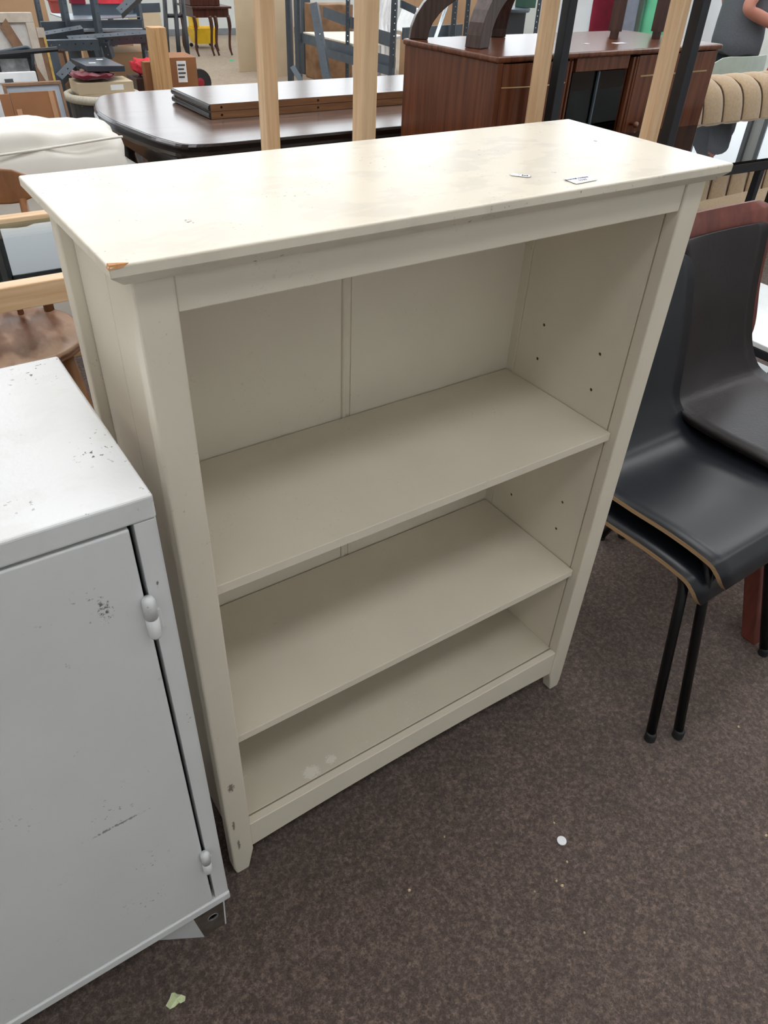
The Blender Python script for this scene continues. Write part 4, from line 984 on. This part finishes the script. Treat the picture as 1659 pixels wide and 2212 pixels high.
puff(pot.x - .09, pot.x + .03, pot.y - .05, pot.y + .05, pot.z + .096, pot.z + .125, .7, 10, .004, 8).build('red_rag', M_RED, tp, smooth=True)
for (u, sx, sz, m, lb_) in ((168, .05, .10, M_REDCL, 'dark red folder standing on the back beam'), (238, .09, .10, M_RED, 'bright red box standing on the back beam'), (278, .05, .10, M_CARDD, 'brown box standing on the back beam beside the red box')):
    p = PY(u, 8.5, 5.912); ztb = PY(155 + (u - 155), 9 - (u - 155) / 137, 5.9).z
    tag(MB().box(p.x - sx, p.x + sx, 5.88, 5.95, ztb + .001, ztb + sz).build('stored_box', m, bevel=.003), lb_, 'box')
# cardboard behind the shelving
lean('cardboard_sheet', M_CARD, -40, -40, 85, -42, 6.9, 0, .25, .012, 'tall cardboard panel behind the stretched canvas', 'cardboard', group='cardboard panels behind the shelving')
lean('cardboard_sheet', M_CARDP, 275, 26, 345, 26, 6.55, 0, .15, .012, 'pale cardboard panel behind the pine post', 'cardboard', group='cardboard panels behind the shelving')
lean('cardboard_sheet', M_CARD, 130, 78, 330, 74, 6.7, 0, .2, .012, 'wide cardboard panel low behind the loose bars', 'cardboard', group='cardboard panels behind the shelving')
p = PY(285, 112, 5.6)
crate('open_carton', p.x, 5.75, 0, .27, .16, p.z, .0, M_CARD, 'plain brown cardboard carton behind the basket', 'box', sticker=False)
p = PY(305, 172, 5.0); tag(puff(p.x - .04, p.x + .10, 4.93, 5.10, .618, p.z + .11, .6, 12, .008, 20).build('red_bag', M_RED, smooth=True), 'crumpled bright red bag between the basket and the pine post', 'bag')
tag(MB().box(p.x - .06, p.x + .12, 4.92, 5.12, 0, .5995).build('low_stool', M_OAKDK, bevel=.004), 'dark wooden block stand under the red bag', 'stand')
p = PY(325, 132, 4.9)
tag(MB().box(p.x - .06, p.x + .06, 4.86, 4.92, 0, p.z).build('brown_board', M_CARDD, bevel=.002), 'brown board standing left of the pine post', 'board')
a = PY(325, 60, 4.75); b = PY(358, 58, 4.75)
tag(MB().box(a.x, b.x, 4.75, 4.85, 0, a.z).box(a.x + .028, a.x + .034, 4.746, 4.751, 0, a.z - .01).build('pine_post', M_PINE, bevel=.004), 'square pale pine post standing behind the dining table', 'post')
p = PY(397, 125, 5.0)
bx = crate('parcel_box', p.x, 5.15, 0, .105, .13, p.z, -.1, M_CARDD, 'brown cardboard parcel with a white address label', 'box', sticker=False)
MB().box(-.035, .03, -.132, -.129, p.z - .15, p.z - .02).build('address_label', M_PAPER, bx)
for k in range(4): MB().box(-.03, .022 - .01 * (k % 2), -.1335, -.132, p.z - .05 - k * .024, p.z - .04 - k * .024).build('print_line', M_INKK, bx)

# black hand truck
wr = .125; wcn = PZ(431, 178, wr)
ht = thing('hand_truck', 'black tubular hand truck with a red-hubbed rubber wheel', 'hand truck', (wcn.x - .2, wcn.y, 0))
for (u0, u1) in ((352, 366), (372, 392), (388, 412)):
    P0, P1 = PY(u0, -60, wcn.y + .35), PY(u1, 178, wcn.y - .06)
    MB().tube([P0, P1], .022, 10).build('rail', M_BLKMET, ht, smooth=True)
for v in (34, -10): MB().tube([PY(356, v, wcn.y + .2), PY(400, v, wcn.y + .2)], .018, 8).build('cross_bar', M_BLKMET, ht, smooth=True)
MB().lathe([(wr * .62, -.025), (wr * .97, -.025), (wr, -.014), (wr, .014), (wr * .97, .025), (wr * .62, .025)], (wcn.x, wcn.y, wr), 28, axis='y').build('wheel_tyre', M_RUBBER, ht, smooth=False)
MB().lathe([(.02, -.03), (wr * .64, -.018), (wr * .64, .018), (.02, .03)], (wcn.x, wcn.y, wr), 20, axis='y').build('wheel_hub', M_REDHUB, ht)
MB().tube([(wcn.x - .34, wcn.y, wr), (wcn.x, wcn.y, wr)], .012, 8).build('axle', M_BLKMET, ht)
MB().box(wcn.x - .36, wcn.x - .04, wcn.y - .24, wcn.y - .03, .004, .012).build('toe_plate', M_BLKMET, ht)

# ================================================================== far middle
dk = thing('mahogany_stand', 'dark red mahogany side table with slim cabriole legs by the far wall', 'table', tuple(down(440, 50, 10.6)))
ta_, tb_ = PY(402, 12, 10.5), PY(487, 18, 10.5)
MB().box(ta_.x, tb_.x, 10.3, 10.85, ta_.z - .02, ta_.z + .005).build('table_top', M_TEAKD, dk, bevel=.004)
MB().box(ta_.x + .02, tb_.x - .03, 10.34, 10.8, ta_.z - .12, ta_.z - .02).build('apron', M_TEAKD, dk)
for (x, y) in ((ta_.x + .03, 10.35), (tb_.x - .04, 10.35), (ta_.x + .03, 10.8), (tb_.x - .04, 10.8), ((ta_.x + tb_.x) / 2 - .02, 10.36), ((ta_.x + tb_.x) / 2 + .05, 10.36)):
    MB().tube(crom([(x, y, ta_.z - .10), (x + .012, y - .01, ta_.z - .22), (x - .004, y, .12), (x + .016, y - .014, .006)], 4), [.026] * 5 + [.018] * 5 + [.014] * 3, 8).build('leg', M_TEAKD, dk, smooth=True)
MB().box(ta_.x + .02, tb_.x - .12, 10.4, 10.8, ta_.z + .006, ta_.z + .30).build('cabinet_top', M_TEAKD, dk, bevel=.004)
yb_ = PY(440, 95, 11.2)
mp_ = thing('mop_bucket', 'yellow plastic mop bucket under the mahogany table', 'bucket', (yb_.x, 11.2, 0))
MB().rings([[(yb_.x + dx * s, 11.2 + dy * s, z) for dx, dy in ((-.19, -.14), (.19, -.14), (.19, .14), (-.19, .14))] for s, z in ((.75, .06), (1.0, .25), (.95, .25), (.7, .08))]).build('bucket_body', M_YELL, mp_, bevel=.01)
MB().box(yb_.x - .17, yb_.x - .07, 11.12, 11.28, .252, .46).build('wringer', M_YELL, mp_, bevel=.01)
for dx in (-.15, .15):
    for dy in (-.1, .1): MB().lathe([(.025, -.012), (.025, .012)], (yb_.x + dx, 11.2 + dy, .028), 10, axis='y').build('castor', M_RUBBER, mp_)
lean('board_sheet', M_CARDP, 505, -20, 551, -24, 9.0, 0, -.0, .02, 'pale board sheet leaning at the far end beside the grey wall', 'board', group='pale board sheets')
lean('board_sheet', M_CARD, 551, -22, 578, -22, 9.06, 0, -.0, .02, 'narrow tan board sheet behind the left bamboo post', 'board', group='pale board sheets')
lean('board_sheet', M_CARDP, 580, -22, 632, -25, 8.55, 0, -.0, .02, 'pale board sheet next to the dark steel upright', 'board', group='pale board sheets')
tag(MB().box(*(lambda q: (q.x - .04, q.x + .05, 9.02, 9.05, 0, .6))(PY(548, 90, 9.03))).build('dark_plank', M_TEAKD), 'short dark plank standing between the pale boards', 'plank')
for (u, v, lb_, m) in ((500, 132, 'small green wrapper on the far carpet', M_GREENCL), (538, 147, 'small white scrap on the far carpet', M_PAPER)):
    q = PZ(u, v); tag(MB().prism([(q.x - .03, q.y - .02, 0), (q.x + .03, q.y - .03, 0), (q.x + .04, q.y + .02, 0), (q.x - .02, q.y + .03, 0)], [(q.x - .02, q.y - .02, .02), (q.x + .02, q.y - .02, .025), (q.x + .03, q.y + .02, .015), (q.x - .02, q.y + .02, .02)]).build('paper_scrap' if 'scrap' in lb_ else 'sweet_wrapper', m), lb_, 'litter')
r2 = thing('steel_shelving', 'blue-grey slotted-angle shelving with a pale chipboard shelf, behind the dining table', 'shelving', tuple(down(750, 60, 7.0)))
for (u, y, w_, m) in ((632, 7.9, .075, M_SLOTD), (651, 7.8, .04, M_SLOT), (756, 7.0, .045, M_SLOT), (857, 6.0, .06, M_SLOT), (985, 6.3, .055, M_SLOT), (1012, 6.5, .05, M_SLOTD)): up(r2, u, 60, y, 1.45, w_, m)
pslab('chipboard_shelf', [PY(655, 69, 7.75), PY(764, 95, 6.95), PY(850, 95, 6.95), PY(765, 68, 7.75)], .014, M_SHELFB, r2, (0, 0, -1))
beam(r2, 653, 72, 855, 124, 7.76, 6.02, .09); beam(r2, 700, 104, 852, 147, 7.2, 5.98, .075)
beam(r2, 700, 14, 765, 38, 7.6, 6.95, .10); beam(r2, 815, 62, 850, 72, 6.6, 6.2, .12, M_SLOTD); beam(r2, 872, 60, 1000, 52, 6.2, 6.4, .10, M_SLOTD); beam(r2, 868, 0, 900, 15, 6.1, 6.0, .06, M_SLOTD)
loose(684, 4, 712, 168, 6.9, 6.6, 'dark slotted bar leaning in front of the chipboard shelf', .075, M_SLOTD, root=r2)
loose(636, 140, 655, 172, 7.6, 7.5, 'short steel foot bracket at the base of the dark upright', .06, M_STEEL, math.pi * .5, r2)
tA, tB = PY(976, -20, 5.7), PY(940, 84, 5.6); tB = tA + (tB - tA) * (tA.z / (tA.z - tB.z))
tag(MB().tube([tA, tB], .016, 10).build('steel_tube', M_GALV, smooth=True), 'shiny steel tube slanting behind the oak stand', 'tube')
for (u, v, y, sx, sz, m, lb_) in ((722, 60, 8.2, .26, .75, M_BROWNBAG, 'brown paper sack standing behind the chipboard shelf'), (664, 60, 8.6, .05, .9, M_STEEL, 'grey pipe casing standing behind the shelving'), (680, 130, 8.75, .06, .55, M_REDWOOD, 'dark red box standing behind the shelving'), (940, 30, 7.4, .30, 1.0, M_CARD, 'tall tan carton behind the oak stand legs'), (1060, 30, 7.6, .35, .98, M_CARD, 'wide tan carton behind the black stool')):
    q = PY(u, v, y); mb = MB().box(q.x - sx, q.x + sx, y, y + .25, 0, sz); tag(mb.build('storage_carton', m, bevel=.01), lb_, 'carton')
# stack of white slatted chairs
for k in range(4):
    q = PY(818 + k * 13, 62, 8.2)
    wcx = thing('white_chair', 'white plastic slatted chair back in the stack behind the bamboo post', 'chair', (q.x, 8.2 + k * .05, 0), 'stacked white plastic chairs')
    P3 = crom([(q.x - .05, 8.0 + k * .05, 0), (q.x, 8.1 + k * .05, .40), (q.x + .05, 8.2 + k * .05, .58), (q.x + .19, 8.26 + k * .05, .95)], 5)
    MB().tube(P3, .022, 8).build('slat', M_WHITEPL, wcx, smooth=True)
    MB().tube([(x + .02, y + .25, z) for x, y, z in P3], .022, 8).build('slat', M_WHITEPL, wcx, smooth=True)
    MB().box(q.x - .02, q.x + .12, 8.08 + k * .05, 8.36 + k * .05, .40, .425).build('seat', M_WHITEPL, wcx, bevel=.006)
q = PY(895, 45, 6.9)
wtb = thing('white_bench', 'white plastic chair seat tilted beside the slatted stack', 'chair', (q.x, 6.9, 0))
MB().hexa([(q.x - .12, 6.8, q.z - .10), (q.x + .10, 6.8, q.z - .16), (q.x + .10, 7.1, q.z - .16), (q.x - .12, 7.1, q.z - .10), (q.x - .02, 6.8, q.z + .12), (q.x + .16, 6.8, q.z + .09), (q.x + .16, 7.1, q.z + .09), (q.x - .02, 7.1, q.z + .12)]).build('seat', M_WHITEPL, wtb, bevel=.01)
for dx in (-.08, .08): MB().tube([(q.x + dx, 6.9, q.z - .1), (q.x + dx, 6.9, 0)], .018, 8).build('leg', M_WHITEPL, wtb, smooth=True)
# black round-topped stool behind the sideboard
q = PY(1122, 20, 6.2)
bs_ = thing('black_stool', 'black round table with a grey edge behind the oak stand', 'table', (q.x, 6.3, 0))
MB().lathe([(.0, q.z - .03), (.24, q.z - .03), (.25, q.z - .015), (.25, q.z), (0, q.z)], (q.x, 6.4, 0), 28).build('table_top', M_STEEL, bs_)
MB().box(q.x - .17, q.x + .2, 6.3, 6.5, .0, q.z - .031).build('pedestal', M_BLKMET, bs_, bevel=.01)
q = PY(1140, 10, 6.35); tag(MB().box(q.x - .09, q.x + .07, 6.3, 6.45, PY(1122, 20, 6.2).z + .001, 1.15).build('green_box', plain('dark_green', (30, 70, 54), .6), bevel=.004), 'dark green box on the black round table', 'box')
up(r2, 1165, 40, 5.9, 1.4, .04, M_SLOT)

# ================================================================== bits on the carpet
q = PZ(1213, 1817)
dsc = MB().lathe([(.0, .0005), (.0085, .0005), (.0098, .0015), (.0098, .0028), (.0088, .0034), (.004, .0034), (.0035, .0030), (0, .0030)], (q.x, q.y, 0), 28)
tag(dsc.build('plastic_disc', M_WHITEPL), 'small round white plastic cap on the brown carpet', 'cap')
lp = [(358, 2173), (366, 2160), (371, 2147), (377, 2144), (384, 2149), (392, 2150), (401, 2153), (400, 2163), (391, 2169), (386, 2167), (378, 2176), (368, 2182)]
pts = [PZ(u, v) for u, v in lp]; cpt = sum(pts, Vector((0, 0, 0))) / len(pts)
mb = MB(); nL = len(pts)
mb.add([cpt + Vector((0, 0, .006))] + [p + Vector((0, 0, .001 + .003 * ((i * 7) % 3) / 2)) for i, p in enumerate(pts)] + [cpt + Vector((0, 0, .0055))] + [p + Vector((0, 0, .0005 + .003 * ((i * 7) % 3) / 2)) for i, p in enumerate(pts)],
       [(0, 1 + i, 1 + (i + 1) % nL) for i in range(nL)] + [(nL + 1, nL + 2 + (i + 1) % nL, nL + 2 + i) for i in range(nL)] + [(1 + i, nL + 2 + i, nL + 2 + (i + 1) % nL, 1 + (i + 1) % nL) for i in range(nL)])
tag(mb.build('paper_scrap', M_LEAF), 'torn pale green paper scrap on the carpet by the cabinet', 'paper')
for i, (u, v, s) in enumerate([(884, 1923, .004), (1202, 1903, .0035), (1214, 1913, .004), (1225, 1862, .0035), (1595, 1570, .004), (1197, 1778, .003), (1262, 2015, .003), (1155, 1926, .0025), (960, 1808, .0025), (962, 1570, .003), (1655, 1805, .004)]):
    q = PZ(u, v); rnd = random.Random(i)
    A = [(q.x + s * rnd.uniform(.6, 1) * math.cos(a), q.y + s * rnd.uniform(.6, 1) * math.sin(a), .0003) for a in (0, 1.4, 2.6, 3.9, 5.1)]
    B = [(x * .5 + q.x * .5, y * .5 + q.y * .5, .0035) for x, y, _ in A]
    tag(MB().prism(A, B).build('crumb', M_CRUMB), 'tiny straw-coloured crumb on the brown carpet', 'crumb', 'crumbs on the carpet')
for o in bpy.data.objects:
    if '_loc' in o.keys(): del o['_loc']
